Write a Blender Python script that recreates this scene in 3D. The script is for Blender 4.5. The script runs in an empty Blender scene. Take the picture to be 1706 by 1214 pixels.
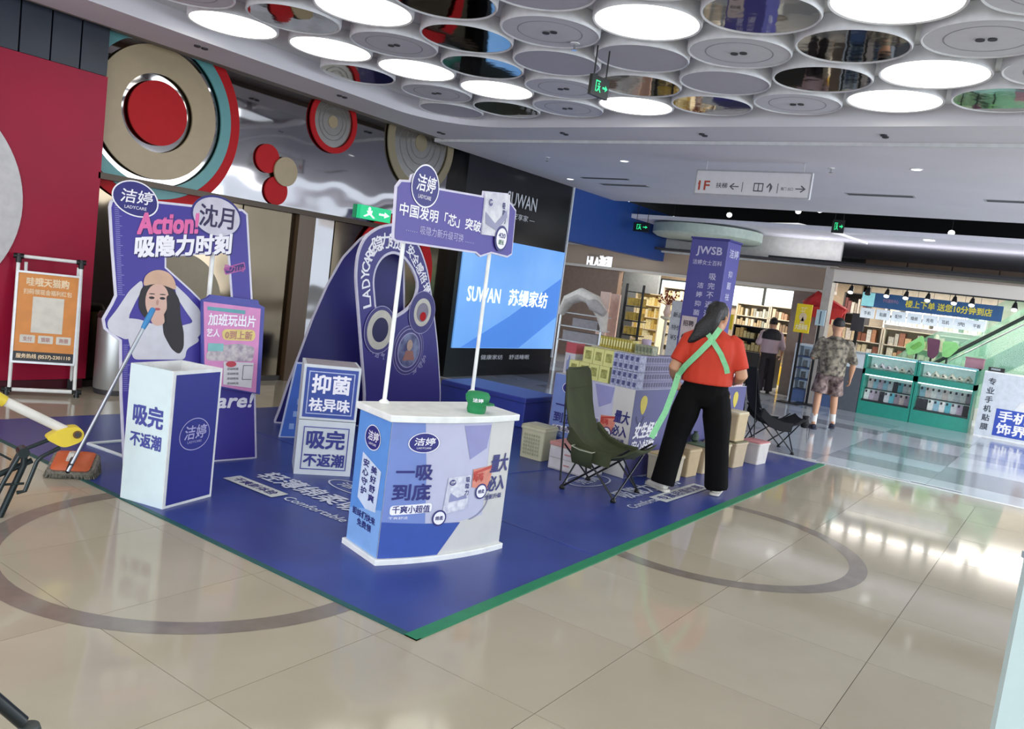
import bpy, bmesh, math, random
from mathutils import Vector, Matrix
from mathutils.geometry import tessellate_polygon
random.seed(7)
V = Vector
SC = bpy.context.scene
COL = SC.collection
PI = math.pi
# ------------------------------------------------------------------ camera
FPX = 1352.678
RX = V((0.5749, -0.8082, 0.1273))  # placeholders, replaced just below by the exact frame
v1 = V((950.0, -17.0, FPX)).normalized(); v2 = V((-1933.0, -389.0, FPX)).normalized()
v3 = v1.cross(v2).normalized()
R = Matrix((v1, v2, v3))            # world = R @ (right, down, forward)
CAM = V((0, 0, 1.6))
cam = bpy.data.objects.new('camera', bpy.data.cameras.new('camera')); COL.objects.link(cam)
cx_, cy_, cz_ = R @ V((1, 0, 0)), -(R @ V((0, 1, 0))), -(R @ V((0, 0, 1)))
cam.matrix_world = Matrix(((cx_.x, cy_.x, cz_.x, CAM.x), (cx_.y, cy_.y, cz_.y, CAM.y), (cx_.z, cy_.z, cz_.z, CAM.z), (0, 0, 0, 1)))
cam.data.sensor_fit = 'HORIZONTAL'; cam.data.sensor_width = 36; cam.data.lens = 36 * FPX / 1706
cam.data.clip_start = .05; cam.data.clip_end = 200
SC.camera = cam
# ------------------------------------------------------------------ world, exposure, lights
SC.view_settings.view_transform = 'Standard'; SC.view_settings.look = 'None'
SC.view_settings.gamma = 1; SC.view_settings.use_curve_mapping = False
SC.view_settings.exposure = -0.18
w = bpy.data.worlds.new('world'); SC.world = w; w.use_nodes = True
bg = w.node_tree.nodes['Background']; bg.inputs[0].default_value = (.80, .90, 1.0, 1); bg.inputs[1].default_value = 2.4
def area(name, loc, size, power, col=(1, 1, 1), rot=(0, 0, 0), shape='RECTANGLE'):
    l = bpy.data.lights.new(name, 'AREA'); l.shape = shape; l.size = size[0]; l.size_y = size[1]; l.energy = power; l.color = col
    o = bpy.data.objects.new(name, l); o.location = loc; o.rotation_euler = rot; COL.objects.link(o); return o
area('overhead_fill', (1.5, -4.6, 3.41), (8, 2.4), 300, (.97, .98, 1.0))  # added overhead fill panel below the soffit, out of view
area('overhead_fill', (-3.6, 2.5, 3.41), (3.6, 8), 300, (.97, .98, 1.0))  # second added fill panel, behind the camera
area('hall_fill', (12.0, -3.4, 3.37), (4, 4), 520, (.93, .96, 1.0))  # added fill light, kept out of frame, brightens the far hall
area('shop_lamp', (18.4, 2.0, 2.64), (2.2, 3.6), 250, (1.0, .93, .84))
area('shop_lamp', (18.4, 7.0, 2.64), (2.2, 4.6), 330, (1.0, .88, .72))
area('facade_daylight', (12.0, -5.9, 1.7), (7, 3.0), 470, (.86, .93, 1.0), (math.radians(90), 0, 0))
area('facade_daylight', (-5.9, 1.0, 1.7), (3.0, 9), 420, (.92, .96, 1.0), (0, math.radians(-90), 0))
area('soffit_fill', (16.45, 1.6, 2.74), (.3, 7.5), 28, (.93, .94, 1.0), (PI, 0, 0))  # added upward fill hidden behind the beam, brightens the lilac soffit
# ------------------------------------------------------------------ pixel helpers (photograph is 1706 x 1214)
def ray(u, v): return R @ V((u - 853.0, v - 607.0, FPX))
def PA(u, v, ax, val):
    d = ray(u, v); return CAM + d * ((val - CAM[ax]) / d[ax])
def PZ(u, v, z=0.0): return PA(u, v, 2, z)
def PX(u, v, x): return PA(u, v, 0, x)
def PY(u, v, y): return PA(u, v, 1, y)
# ------------------------------------------------------------------ materials
MATS = {}
def lin(h):
    if isinstance(h, str):
        h = [int(h[i:i + 2], 16) / 255 for i in (0, 2, 4)]
    return tuple((c / 12.92 if c <= .04045 else ((c + .055) / 1.055) ** 2.4) for c in h)
def mat(name, col, rough=.5, metal=0.0, noise=.06, scale=12.0, bump=0.0, emis=0.0, bscale=40.0, bdet=3, spec=.5, alpha=1.0, trans=0.0, col2=None, coat=0.0, stretch=None):
    if name in MATS: return MATS[name]
    m = bpy.data.materials.new(name); m.use_nodes = True; nt = m.node_tree; b = nt.nodes['Principled BSDF']
    c = lin(col); c2 = lin(col2) if col2 else tuple(x * (1 - noise * 2) for x in c)
    tc = nt.nodes.new('ShaderNodeTexCoord'); mp = nt.nodes.new('ShaderNodeMapping'); nt.links.new(tc.outputs['Object'], mp.inputs[0])
    if stretch: mp.inputs['Scale'].default_value = stretch
    n = nt.nodes.new('ShaderNodeTexNoise'); n.inputs['Scale'].default_value = scale; n.inputs['Detail'].default_value = 4
    nt.links.new(mp.outputs[0], n.inputs['Vector'])
    r = nt.nodes.new('ShaderNodeValToRGB'); r.color_ramp.elements[0].position = .35; r.color_ramp.elements[1].position = .65
    r.color_ramp.elements[0].color = (*c, 1); r.color_ramp.elements[1].color = (*c2, 1)
    nt.links.new(n.outputs[0], r.inputs[0]); nt.links.new(r.outputs[0], b.inputs['Base Color'])
    b.inputs['Roughness'].default_value = rough; b.inputs['Metallic'].default_value = metal
    b.inputs['Specular IOR Level'].default_value = spec
    if coat: b.inputs['Coat Weight'].default_value = coat; b.inputs['Coat Roughness'].default_value = .03
    if trans: b.inputs['Transmission Weight'].default_value = trans
    if alpha < 1: b.inputs['Alpha'].default_value = alpha
    if emis:
        nt.links.new(r.outputs[0], b.inputs['Emission Color']); b.inputs['Emission Strength'].default_value = emis
    if bump:
        n2 = nt.nodes.new('ShaderNodeTexNoise'); n2.inputs['Scale'].default_value = bscale; n2.inputs['Detail'].default_value = bdet
        nt.links.new(mp.outputs[0], n2.inputs['Vector'])
        bp = nt.nodes.new('ShaderNodeBump'); bp.inputs['Strength'].default_value = bump; bp.inputs['Distance'].default_value = .02
        nt.links.new(n2.outputs[0], bp.inputs['Height']); nt.links.new(bp.outputs[0], b.inputs['Normal'])
    MATS[name] = m; return m
WHITE = mat('white_plastic', 'e9ebe9', .4)
PAPER = mat('white_paper', 'e4e6ec', .55, noise=.02)
BLACKM = mat('black_metal', '17181a', .4, .3)
CHROME = mat('polished_steel', 'c9cbcd', .16, 1.0)
ALU = mat('brushed_aluminium', 'd0d2d3', .35, .7)
NAVYP = mat('navy_print', '2b2a78', .5, noise=.03)
BLUEP = mat('blue_print', '27278a', .45, noise=.03)
INK = mat('navy_ink', '2c2e72', .5, noise=.02)
WINK = mat('white_ink', 'eceaf2', .5, noise=.02)
# ------------------------------------------------------------------ mesh builder
class MB:
    def __init__(self): self.v = []; self.f = []
    def add(self, vs, fs):
        o = len(self.v); self.v += [V(p) for p in vs]; self.f += [tuple(i + o for i in f) for f in fs]; return self
    def box(self, c, s, yaw=0.0, M=None):
        hx, hy, hz = s[0] / 2, s[1] / 2, s[2] / 2
        T = Matrix.Translation(V(c)) @ Matrix.Rotation(yaw, 4, 'Z')
        if M is not None: T = M @ T
        vs = [T @ V((x, y, z)) for x, y, z in ((-hx, -hy, -hz), (hx, -hy, -hz), (hx, hy, -hz), (-hx, hy, -hz), (-hx, -hy, hz), (hx, -hy, hz), (hx, hy, hz), (-hx, hy, hz))]
        return self.add(vs, [(0, 3, 2, 1), (4, 5, 6, 7), (0, 1, 5, 4), (1, 2, 6, 5), (2, 3, 7, 6), (3, 0, 4, 7)])
    def b2(self, a, b, M=None):
        a, b = V(a), V(b); return self.box((a + b) / 2, [abs(b[i] - a[i]) for i in range(3)], 0, M)
    def ring_sections(self, secs, cap=True, closed=False):
        n = len(secs[0]); vs = [p for s in secs for p in s]; fs = []
        m = len(secs)
        for i in range(m if closed else m - 1):
            for j in range(n):
                a, b = i * n + j, i * n + (j + 1) % n; i2 = (i + 1) % m
                fs.append((a, b, i2 * n + (j + 1) % n, i2 * n + j))
        if cap and not closed: fs += [tuple(reversed(range(n))), tuple(range((m - 1) * n, m * n))]
        return self.add(vs, fs)
    def tube(self, pts, r, n=10, closed=False, flat=1.0, ref=None):
        pts = [V(p) for p in pts]; m = len(pts); rs = r if isinstance(r, (list, tuple)) else [r] * m; secs = []; u = None
        for i, p in enumerate(pts):
            if closed: t = pts[(i + 1) % m] - pts[i - 1]
            else: t = pts[min(i + 1, m - 1)] - pts[max(i - 1, 0)]
            t.normalize()
            if u is None:
                u = V(ref) if ref else (V((0, 0, 1)) if abs(t.z) < .9 else V((1, 0, 0)))
            u = (u - t * u.dot(t)); u = u.normalized() if u.length > 1e-6 else t.orthogonal().normalized()
            w_ = t.cross(u)
            secs.append([p + (u * math.cos(2 * PI * k / n) + w_ * math.sin(2 * PI * k / n) * flat) * rs[i] for k in range(n)])
        return self.ring_sections(secs, True, closed)
    def lathe(self, c, prof, n=32, sx=1.0, sy=1.0, M=None):
        c = V(c); secs = []
        for r, z in prof:
            s = [V((r * sx * math.cos(2 * PI * k / n), r * sy * math.sin(2 * PI * k / n), z)) for k in range(n)]
            secs.append([(M @ p if M is not None else c + p) for p in s])
        return self.ring_sections(secs)
    def prism(self, S, pts, d0, d1):
        pts = clean(pts); n = len(pts); a = [S.pt(x, y, d0) for x, y in pts]; b = [S.pt(x, y, d1) for x, y in pts]
        tr = tessellate_polygon([[V((x, y, 0)) for x, y in pts]])
        fs = [tuple(t) for t in tr] + [tuple(i + n for i in t) for t in tr] + [(i, (i + 1) % n, (i + 1) % n + n, i + n) for i in range(n)]
        return self.add(a + b, fs)
    def sheet(self, S, pts, d, strip=None):
        """a printed patch lying d in front of the surface"""
        pts = clean(pts)
        if strip:
            xs = [p[0] for p in pts]; x = min(xs)
            while x < max(xs):
                q = clip(clip(pts, x, 1), x + strip, -1)
                if len(q) >= 3: self.add([S.pt(a, b, d) for a, b in q], [tuple(range(len(q)))])
                x += strip
            return self
        tr = tessellate_polygon([[V((x, y, 0)) for x, y in pts]])
        return self.add([S.pt(x, y, d) for x, y in pts], [tuple(t) for t in tr])
    def ringsheet(self, S, c, r1, r0, d, n=40, sy=1.0, a0=0, a1=2 * PI, th=0.0):
        full = abs(a1 - a0 - 2 * PI) < 1e-6; m = n + 1
        vs = []; 
        for k in range(m):
            a = a0 + (a1 - a0) * k / n
            for r in (r0, r1):
                x, y = c[0] + r * math.cos(a), c[1] + r * sy * math.sin(a)
                vs += [S.pt(x, y, d), S.pt(x, y, d - th)]
        fs = []
        for k in range(n):
            i = k * 4; j = i + 4
            fs.append((i, i + 2, j + 2, j))
            if th: fs += [(i + 1, j + 1, j + 3, i + 3), (i, j, j + 1, i + 1), (i + 2, i + 3, j + 3, j + 2)]
        return self.add(vs, fs)
def clean(p):
    q = []
    for a in p:
        if not q or (abs(a[0] - q[-1][0]) + abs(a[1] - q[-1][1])) > 1e-6: q.append((a[0], a[1]))
    if len(q) > 1 and abs(q[0][0] - q[-1][0]) + abs(q[0][1] - q[-1][1]) < 1e-6: q.pop()
    return q
def clip(p, x0, sg):
    out = []
    for i in range(len(p)):
        a, b = p[i], p[(i + 1) % len(p)]; ia, ib = (a[0] - x0) * sg >= 0, (b[0] - x0) * sg >= 0
        if ia: out.append(a)
        if ia != ib:
            t = (x0 - a[0]) / (b[0] - a[0]); out.append((x0, a[1] + t * (b[1] - a[1])))
    return out
def rnd(pts, r, seg=5):
    out = []; n = len(pts)
    for i in range(n):
        p = V((*pts[i][:2], 0)); rr = pts[i][2] if len(pts[i]) > 2 else r
        a = V((*pts[i - 1][:2], 0)); b = V((*pts[(i + 1) % n][:2], 0))
        da, db = (a - p), (b - p); rr_ = min(rr, da.length * .48, db.length * .48)
        if rr_ < 1e-4: out.append((p.x, p.y)); continue
        A, B = p + da.normalized() * rr_, p + db.normalized() * rr_
        for k in range(seg + 1):
            t = k / seg; q = A * (1 - t) ** 2 + p * 2 * t * (1 - t) + B * t * t; out.append((q.x, q.y))
    return out
def rect(x0, y0, x1, y1): return [(x0, y0), (x1, y0), (x1, y1), (x0, y1)]
def ell(c, rx, ry, n=36, rot=0.0, egg=0.0):
    o = []
    for k in range(n):
        a = 2 * PI * k / n; x, y = rx * math.cos(a) * (1 + egg * math.sin(a)), ry * math.sin(a)
        o.append((c[0] + x * math.cos(rot) - y * math.sin(rot), c[1] + x * math.sin(rot) + y * math.cos(rot)))
    return o
def inset(pts, d):
    pts = clean(pts); n = len(pts); ar = sum(pts[i][0] * pts[(i + 1) % n][1] - pts[(i + 1) % n][0] * pts[i][1] for i in range(n)); sg = 1 if ar > 0 else -1
    out = []
    for i in range(n):
        p = V(pts[i]).to_2d() if False else V((*pts[i], 0)); a = V((*pts[i - 1], 0)); b = V((*pts[(i + 1) % n], 0))
        e1 = (p - a).normalized(); e2 = (b - p).normalized()
        n1 = V((-e1.y, e1.x, 0)) * sg; n2 = V((-e2.y, e2.x, 0)) * sg; m = (n1 + n2)
        m = m.normalized() if m.length > 1e-5 else n1; k = d / max(m.dot(n1), .45); q = p + m * k; out.append((q.x, q.y))
    return out
# ------------------------------------------------------------------ surfaces that carry print
class Flat:
    def __init__(s, o, yaw, lean=0.0):
        s.o = V(o) if len(o) == 3 else V((o[0], o[1], 0)); s.r = V((math.cos(yaw), math.sin(yaw), 0)); n = V((math.sin(yaw), -math.cos(yaw), 0))
        s.up = (V((0, 0, 1)) * math.cos(lean) - n * math.sin(lean)); s.n = s.r.cross(s.up).normalized(); s.yaw = yaw
    def pt(s, x, y, d=0.0): return s.o + s.r * x + s.up * y + s.n * d
    def inv(s, u, v):
        d = ray(u, v); t = (s.o - CAM).dot(s.n) / d.dot(s.n); q = CAM + d * t - s.o; return (q.dot(s.r), q.dot(s.up))
    def poly(s, pts): return [s.inv(*p) for p in pts]
class Frame(Flat):
    def __init__(s, o, r, up): s.o = V(o); s.r = V(r).normalized(); s.up = V(up).normalized(); s.n = s.r.cross(s.up).normalized()
class Bow(Flat):
    """front panel bowed outwards by b over the width wd"""
    def __init__(s, o, yaw, wd, b): super().__init__(o, yaw); s.w = wd; s.b = b
    def pt(s, x, y, d=0.0):
        t = x / s.w; return s.o + s.r * x + s.up * y + s.n * (d + s.b * 4 * t * (1 - t))
# ------------------------------------------------------------------ objects
WM = {}
def thing(name, label, cat, loc=(0, 0, 0), rz=0.0, group=None, kind=None):
    o = bpy.data.objects.new(name, None); COL.objects.link(o); o.location = loc; o.rotation_euler = (0, 0, rz); o.empty_display_size = .1
    o['label'] = label; o['category'] = cat
    if group: o['group'] = group
    if kind: o['kind'] = kind
    WM[o] = Matrix.Translation(V(loc)) @ Matrix.Rotation(rz, 4, 'Z'); return o
def build(name, mb, m, parent=None, label=None, cat=None, group=None, kind=None, smooth=False, bevel=0.0, local=False, ang=35, recalc=True):
    M = Matrix.Identity(4)
    if parent is not None: M = WM[parent]
    elif not local and mb.v:
        lo = [min(p[i] for p in mb.v) for i in range(3)]; hi = [max(p[i] for p in mb.v) for i in range(3)]
        M = Matrix.Translation(V(((lo[0] + hi[0]) / 2, (lo[1] + hi[1]) / 2, lo[2])))
    Mi = M.inverted(); me = bpy.data.meshes.new(name)
    me.from_pydata([(p if local and parent is None else Mi @ p) for p in mb.v], [], mb.f)
    if recalc:
        bm = bmesh.new(); bm.from_mesh(me); bmesh.ops.recalc_face_normals(bm, faces=bm.faces); bm.to_mesh(me); bm.free()
    me.materials.append(m)
    if smooth: me.shade_smooth(); me.set_sharp_from_angle(angle=math.radians(ang))
    o = bpy.data.objects.new(name, me); COL.objects.link(o)
    if parent is not None: o.parent = parent; WM[o] = WM[parent]
    else:
        o.matrix_world = M; WM[o] = M
    if label: o['label'] = label
    if cat: o['category'] = cat
    if group: o['group'] = group
    if kind: o['kind'] = kind
    if bevel:
        b = o.modifiers.new('bevel', 'BEVEL'); b.width = bevel; b.segments = 2; b.limit_method = 'ANGLE'
    return o
def struct(name, mb, m, parent=None, **k):
    return build(name, mb, m, parent, kind=None if parent else 'structure', **k)
def dup(root, loc, rz=None, label=None, group=None):
    r = root.copy(); COL.objects.link(r); r.location = loc
    if rz is not None: r.rotation_euler = (0, 0, rz)
    if label: r['label'] = label
    if group: r['group'] = group
    for ch in list(root.children):
        c = ch.copy(); COL.objects.link(c); c.parent = r
        for g in list(ch.children):
            d = g.copy(); COL.objects.link(d); d.parent = c
    WM[r] = Matrix.Translation(V(loc)) @ Matrix.Rotation(r.rotation_euler.z, 4, 'Z'); return r
# ------------------------------------------------------------------ lettering
TC = {}
def glyphs(s):
    if s in TC: return TC[s]
    c = bpy.data.curves.new('t', 'FONT'); c.body = s; c.size = 1; c.resolution_u = 2
    ob = bpy.data.objects.new('t', c); COL.objects.link(ob); bpy.context.view_layer.update()
    me = bpy.data.meshes.new_from_object(ob.evaluated_get(bpy.context.evaluated_depsgraph_get()))
    vs = [(p.co.x, p.co.y) for p in me.vertices]; fs = [tuple(p.vertices) for p in me.polygons]
    bpy.data.objects.remove(ob); bpy.data.meshes.remove(me); bpy.data.curves.remove(c)
    TC[s] = (vs, fs); return TC[s]
def text(mb, S, s, x0, y0, x1, y1, bold=0.0, d=.002, shear=0.0, fn=None):
    """letters stretched to fill the rectangle; bold thickens the strokes"""
    vs, fs = glyphs(s)
    if not vs: return mb
    ax, bx = min(p[0] for p in vs), max(p[0] for p in vs); ay, by = min(p[1] for p in vs), max(p[1] for p in vs)
    kx, ky = (x1 - x0) / (bx - ax), (y1 - y0) / max(by - ay, 1e-6); b = bold * abs(y1 - y0)
    offs = [(0, 0)] if not b else [(0, 0), (b, b), (-b, b), (b, -b), (-b, -b), (b, 0), (-b, 0)]
    for i, (ox, oy) in enumerate(offs):
        pts = []
        for p in vs:
            x, y = x0 + (p[0] - ax) * kx + ox, y0 + (p[1] - ay) * ky + oy
            x += shear * (y - y0)
            if fn: x, y = fn(x, y)
            pts.append(S.pt(x, y, d + i * .00003))
        mb.add(pts, fs)
    return mb
def label_text(parent, S, s, m, x0, y0, x1, y1, bold=.015, d=.002, name='lettering', **k):
    return build(name, text(MB(), S, s, x0, y0, x1, y1, bold, d, **k), m, parent, recalc=False)
def sheet(parent, name, S, pts, m, d=.001, strip=None): return build(name, MB().sheet(S, pts, d, strip), m, parent, recalc=False)
def logo(parent, S, c, w_, h_, fill=None, ink=None, d=.002, ring=True, strip=None, rot=0.0):
    """the maker's rounded badge: dark egg with a pale line round it and two characters"""
    fill = fill or NAVYP; ink = ink or WINK
    o = sheet(parent, 'emblem', S, ell(c, w_ / 2, h_ / 2, rot=rot, egg=-.06), fill, d, strip)
    t = MB(); text(t, S, '洁婷', c[0] - w_ * .32, c[1] - h_ * .13, c[0] + w_ * .34, c[1] + h_ * .25, .012, d + .001, shear=.12)
    text(t, S, 'LADYCARE', c[0] - w_ * .22, c[1] - h_ * .30, c[0] + w_ * .24, c[1] - h_ * .21, .0, d + .001)
    if ring:
        e = ell(c, w_ * .5, h_ * .5, rot=rot, egg=-.06); e2 = ell(c, w_ * .47, h_ * .465, rot=rot, egg=-.06); n = len(e)
        t.add([S.pt(*p, d + .001) for p in e + e2], [(i, (i + 1) % n, (i + 1) % n + n, i + n) for i in range(n)])
    build('lettering', t, ink, o if o.parent else parent, recalc=False); return o
# =================================================================== FLOOR
GROUT = mat('grout', '6d675e', .8)
TILE = mat('cream_tile', 'aba493', .07, noise=.05, scale=1.6, col2='a39b8a', spec=.36, bump=.012, bscale=1.2)
TILE2 = mat('cream_tile_b', 'a8a08f', .09, noise=.05, scale=1.3, col2='a09886', spec=.36, bump=.012, bscale=1.2)
floor = struct('floor', MB().b2((-9, -9, -.06), (22, 12.2, -.0035)), GROUT)
def tiles(name, x0, y0, nx, ny, dx, dy, mats, gap=.003, parent=floor):
    ms = []
    for m in mats:
        mb = MB().b2((gap / 2, gap / 2, -.0035), (dx - gap / 2, dy - gap / 2, 0)); me = bpy.data.meshes.new(name); me.from_pydata(mb.v, [], mb.f); me.materials.append(m); ms.append(me)
    for i in range(nx):
        for j in range(ny):
            o = bpy.data.objects.new(name, random.choice(ms)); COL.objects.link(o); o.parent = parent; o.location = WM[parent].inverted() @ V((x0 + i * dx, y0 + j * dy, 0))
tiles('tile', 1.72 - 3 * .82, .60 - 3 * .85, 12, 12, .82, .85, [TILE, TILE2])
bm_ = MB().b2((9.1015, -2.0, -.0035), (9.56, 8.15, .0)); build('tile', bm_, TILE, floor)
GT = [mat('grey_tile', 'a0a6b0', .10, scale=2, col2='989eaa', spec=.7), mat('pale_grey_tile', 'b8bdc4', .10, scale=2, col2='b0b6be', spec=.7), mat('dark_grey_tile', '84868e', .12, scale=2, col2='7c7e86', spec=.7)]  # bluish tint stands in for glass and sky reflected in the tiles
tiles('tile', 9.62, -1.2, 18, 11, .6, 1.17, GT + GT[:2])
build('floor_trim', MB().b2((9.56, -2, -.003), (9.62, 8.15, .003)), mat('trim_strip', 'd9dde0', .25, noise=.1, scale=30), floor)
INLAY = mat('grey_stone_inlay', '807870', .12, noise=.08, scale=9, spec=.6)
FS = Frame((0, 0, 0), (1, 0, 0), (0, 1, 0))
for c, r in (((5.515, 1.935), 1.045), ((2.615, 3.62), 1.075)):
    build('ring_inlay', MB().ringsheet(FS, c, r, r - .115, .0008, n=72), INLAY, floor, recalc=False)
# =================================================================== LEFT WALL
WY = 8.1
STEEL = mat('mirror_steel', 'a5a2a4', .05, 1.0, bump=.7, bdet=.6, bscale=1.5, noise=.03, scale=2)
BRONZE = mat('bronze_mirror', '6e6252', .09, 1.0, bdet=1, bump=.35, bscale=1.3, noise=.08, scale=1)
DKBRN = mat('dark_bronze_frame', '3b2f24', .35, .5)
struct('wall_left', MB().b2((-9, WY + .02, 0), (13.0, WY + .25, 4.6)), mat('grey_backing', '6a6866', .7))
clad = struct('wall_left_cladding', MB().b2((4.15, WY - .005, 2.13), (9.66, WY + .02, 3.5)), STEEL)
WL = Flat((0, WY - .006, 0), 0)
struct('trim_1', MB().b2((4.15, WY - .12, 2.07), (9.66, WY + .02, 2.13)), DKBRN)
for a, b, m in ((4.15, 5.0, BRONZE), (5.0, 5.9, BRONZE), (5.9, 6.66, BRONZE), (6.92, 7.30, STEEL), (7.30, 9.66, BRONZE)):
    struct('wall_left_panel', MB().b2((a + .01, WY - .005, .06), (b - .01, WY + .02, 2.07)), m)
struct('trim_2', MB().b2((6.66, WY - .08, 0), (6.92, WY + .02, 2.07)), mat('walnut_post', '54412f', .3, .2, scale=3, stretch=(8, 8, .5)))
struct('baseboard_left', MB().b2((4.15, WY - .03, 0), (9.66, WY + .02, .06)), mat('dark_skirting', '2b2622', .4))
REDM = mat('red_disc_paint', 'ac161c', .5, spec=.15, noise=.03)
TANM = mat('tan_disc_paint', '9c8a6b', .4, noise=.03)
TEAL = mat('teal_disc_paint', '4f8d8f', .4, noise=.03)
CLIPZ = 3.478; CLIPX = 4.16
def disc_piece(name, c, r1, r0, m, d, parent=None, **k):
    """a raised round or ring-shaped wall piece cut off where soffit and neighbour wall begin"""
    n = 96; mb = MB(); S = WL
    def cl(x, z): return (max(x, CLIPX), min(z, CLIPZ))
    if r0 <= 0:
        pts = clean([cl(c[0] + r1 * math.cos(2 * PI * i / n), c[1] + r1 * math.sin(2 * PI * i / n)) for i in range(n)]); mb.prism(S, pts, d - .02, d)
    else:
        for i in range(n):
            q = []
            for (r, a) in ((r0, i), (r1, i), (r1, i + 1), (r0, i + 1)):
                q.append((c[0] + r * math.cos(2 * PI * a / n), c[1] + r * math.sin(2 * PI * a / n)))
            if min(p[0] for p in q) < CLIPX or max(p[1] for p in q) > CLIPZ: 
                if max(p[0] for p in q) < CLIPX or min(p[1] for p in q) > CLIPZ: continue
                q = [cl(*p) for p in q]
                if len(clean(q)) < 3: continue
            mb.add([S.pt(*p, d) for p in q] + [S.pt(*p, d - .02) for p in q], [(0, 1, 2, 3), (4, 7, 6, 5), (0, 3, 7, 4), (1, 5, 6, 2)])
    return build(name, mb, m, parent, recalc=False, **k)
def wall_disc(label, c, pieces):
    t = thing('wall_disc', label, 'wall art', (c[0], WY - .01, c[1]))
    for nm, r1, r0, m, d in pieces: disc_piece(nm, c, r1, r0, m, d, t)
def wy(u, v): p = PY(u, v, WY - .03); return (p.x, p.z)
c0 = wy(262, 189); k0 = abs(wy(311, 190)[0] - wy(212, 190)[0]) / 2
wall_disc('huge target-shaped wall piece of red disc, tan, teal and red rings beside the crimson wall', c0,
          (('disc', k0, 0, REDM, .05), ('ring', k0 * 2.08, k0 * 1.22, TANM, .045), ('ring', k0 * 2.70, k0 * 2.32, TEAL, .04), ('ring', k0 * 3.06, k0 * 2.71, REDM, .035)))
a = wy(446, 264); wall_disc('upper red disc of the small disc trio on the steel wall', a, (('disc', .165, 0, REDM, .03),))
a = wy(460, 318); wall_disc('lower red disc of the small disc trio on the steel wall', a, (('disc', .165, 0, REDM, .028),))
a = wy(474, 286); wall_disc('plain tan disc overlapping two small red discs', a, (('disc', .17, 0, TANM, .055),))
THINM = mat('grey_line_paint', '6f6a66', .4)
PEARL = mat('pearl_steel', 'b4b0aa', .22, .9, noise=.04)
a = wy(556, 203); wall_disc('wall ring with a red rim and pale grooved centre under the soffit', a, (('ring', .385, .315, REDM, .04), ('face', .315, 0, PEARL, .01), ('groove', .23, .22, THINM, .014), ('groove', .17, .163, THINM, .014), ('hub', .075, 0, TANM, .016)))
TAN2 = mat('olive_tan_paint', '857a60', .4, noise=.03)
a = wy(703, 238); wall_disc('wall ring with a wide olive tan rim and concentric pale grooves near the black shopfront', a, (('ring', .69, .565, TAN2, .04), ('face', .565, 0, PEARL, .01), ('groove', .44, .43, THINM, .014), ('groove', .31, .298, THINM, .014), ('groove', .22, .21, THINM, .014), ('hub', .12, 0, TAN2, .016)))
a = wy(655, 452); wall_disc('big red hoop on the bronze wall behind the purple arch', a, (('ring', .80, .64, REDM, .05),))
a = wy(290, 560); wall_disc('tan disc reflection modelled as a disc low on the bronze wall behind the hat poster', (5.15, .9), (('disc', .55, 0, TAN2, .02),))  # solid disc stands in for a reflection in the mirrored wall
# exit sign reflection in the mirrored wall, built as a solid glowing box
ex = thing('exit_sign', 'green exit sign reflection built as a glowing box above the mirrored doors', 'sign', tuple(PY(625, 352, WY - .06)))
p0, p1 = PY(600, 340, WY - .06), PY(648, 372, WY - .06)
GRN = mat('exit_reflection_green', '1fae74', .4, emis=1.1, noise=.02)
build('box', MB().b2((p0.x, WY - .08, p1.z), (p1.x, WY - .01, p0.z)), GRN, ex)
SX = Flat((p0.x, WY - .081, p1.z), 0); ww = p1.x - p0.x; hh = p0.z - p1.z
g = MB().sheet(SX, ell((ww * .28, hh * .78), .025, .025, 16), .002); g.sheet(SX, [(ww * .2, hh * .62), (ww * .38, hh * .68), (ww * .36, hh * .4), (ww * .48, hh * .15), (ww * .42, hh * .12), (ww * .3, hh * .35), (ww * .15, hh * .15), (ww * .1, hh * .2), (ww * .24, hh * .42)], .002)
g.sheet(SX, [(ww * .6, hh * .45), (ww * .78, hh * .45), (ww * .78, hh * .3), (ww * .95, hh * .52), (ww * .78, hh * .74), (ww * .78, hh * .6), (ww * .6, hh * .6)], .002)
build('pictogram', g, mat('lit_white', 'f2fff8', .4, emis=1.0), ex, recalc=False)
# crimson wall with its white circle, louvres above
CRIM = mat('crimson_paint', 'a3183a', .45, spec=.2, noise=.05, scale=1.2, col2='951b38')
pink = struct('wall_left_crimson', MB().b2((-4, 7.98, .10), (4.17, WY + .02, 3.03)), CRIM)
struct('baseboard_left_crimson', MB().b2((-4, 8.0, 0), (4.15, WY + .02, .10)), mat('dark_wine', '4a1020', .5))
PS = Flat((0, 7.98, 0), 0)
wc = thing('wall_disc', 'white circle on the crimson wall at the left edge', 'wall art', (2.5, 7.97, 1.65))
build('disc', MB().prism(PS, ell((2.50, 1.70), .98, .98, 72), .0, .015), mat('matte_white_paint', 'c9c7c9', .5), wc)
LOUV = mat('navy_louvre', '1b2436', .45, .0, noise=.15, scale=3)
lv = struct('wall_left_louvre', MB().b2((-4, 8.03, 3.03), (4.17, WY + .02, 3.5)), mat('louvre_gap', '0d1016', .6))
for i in range(26):
    x = 4.16 - i * .265; struct('slat', MB().b2((x - .25, 7.985, 3.035), (x, 8.03, 3.49)), LOUV, lv)
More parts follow.
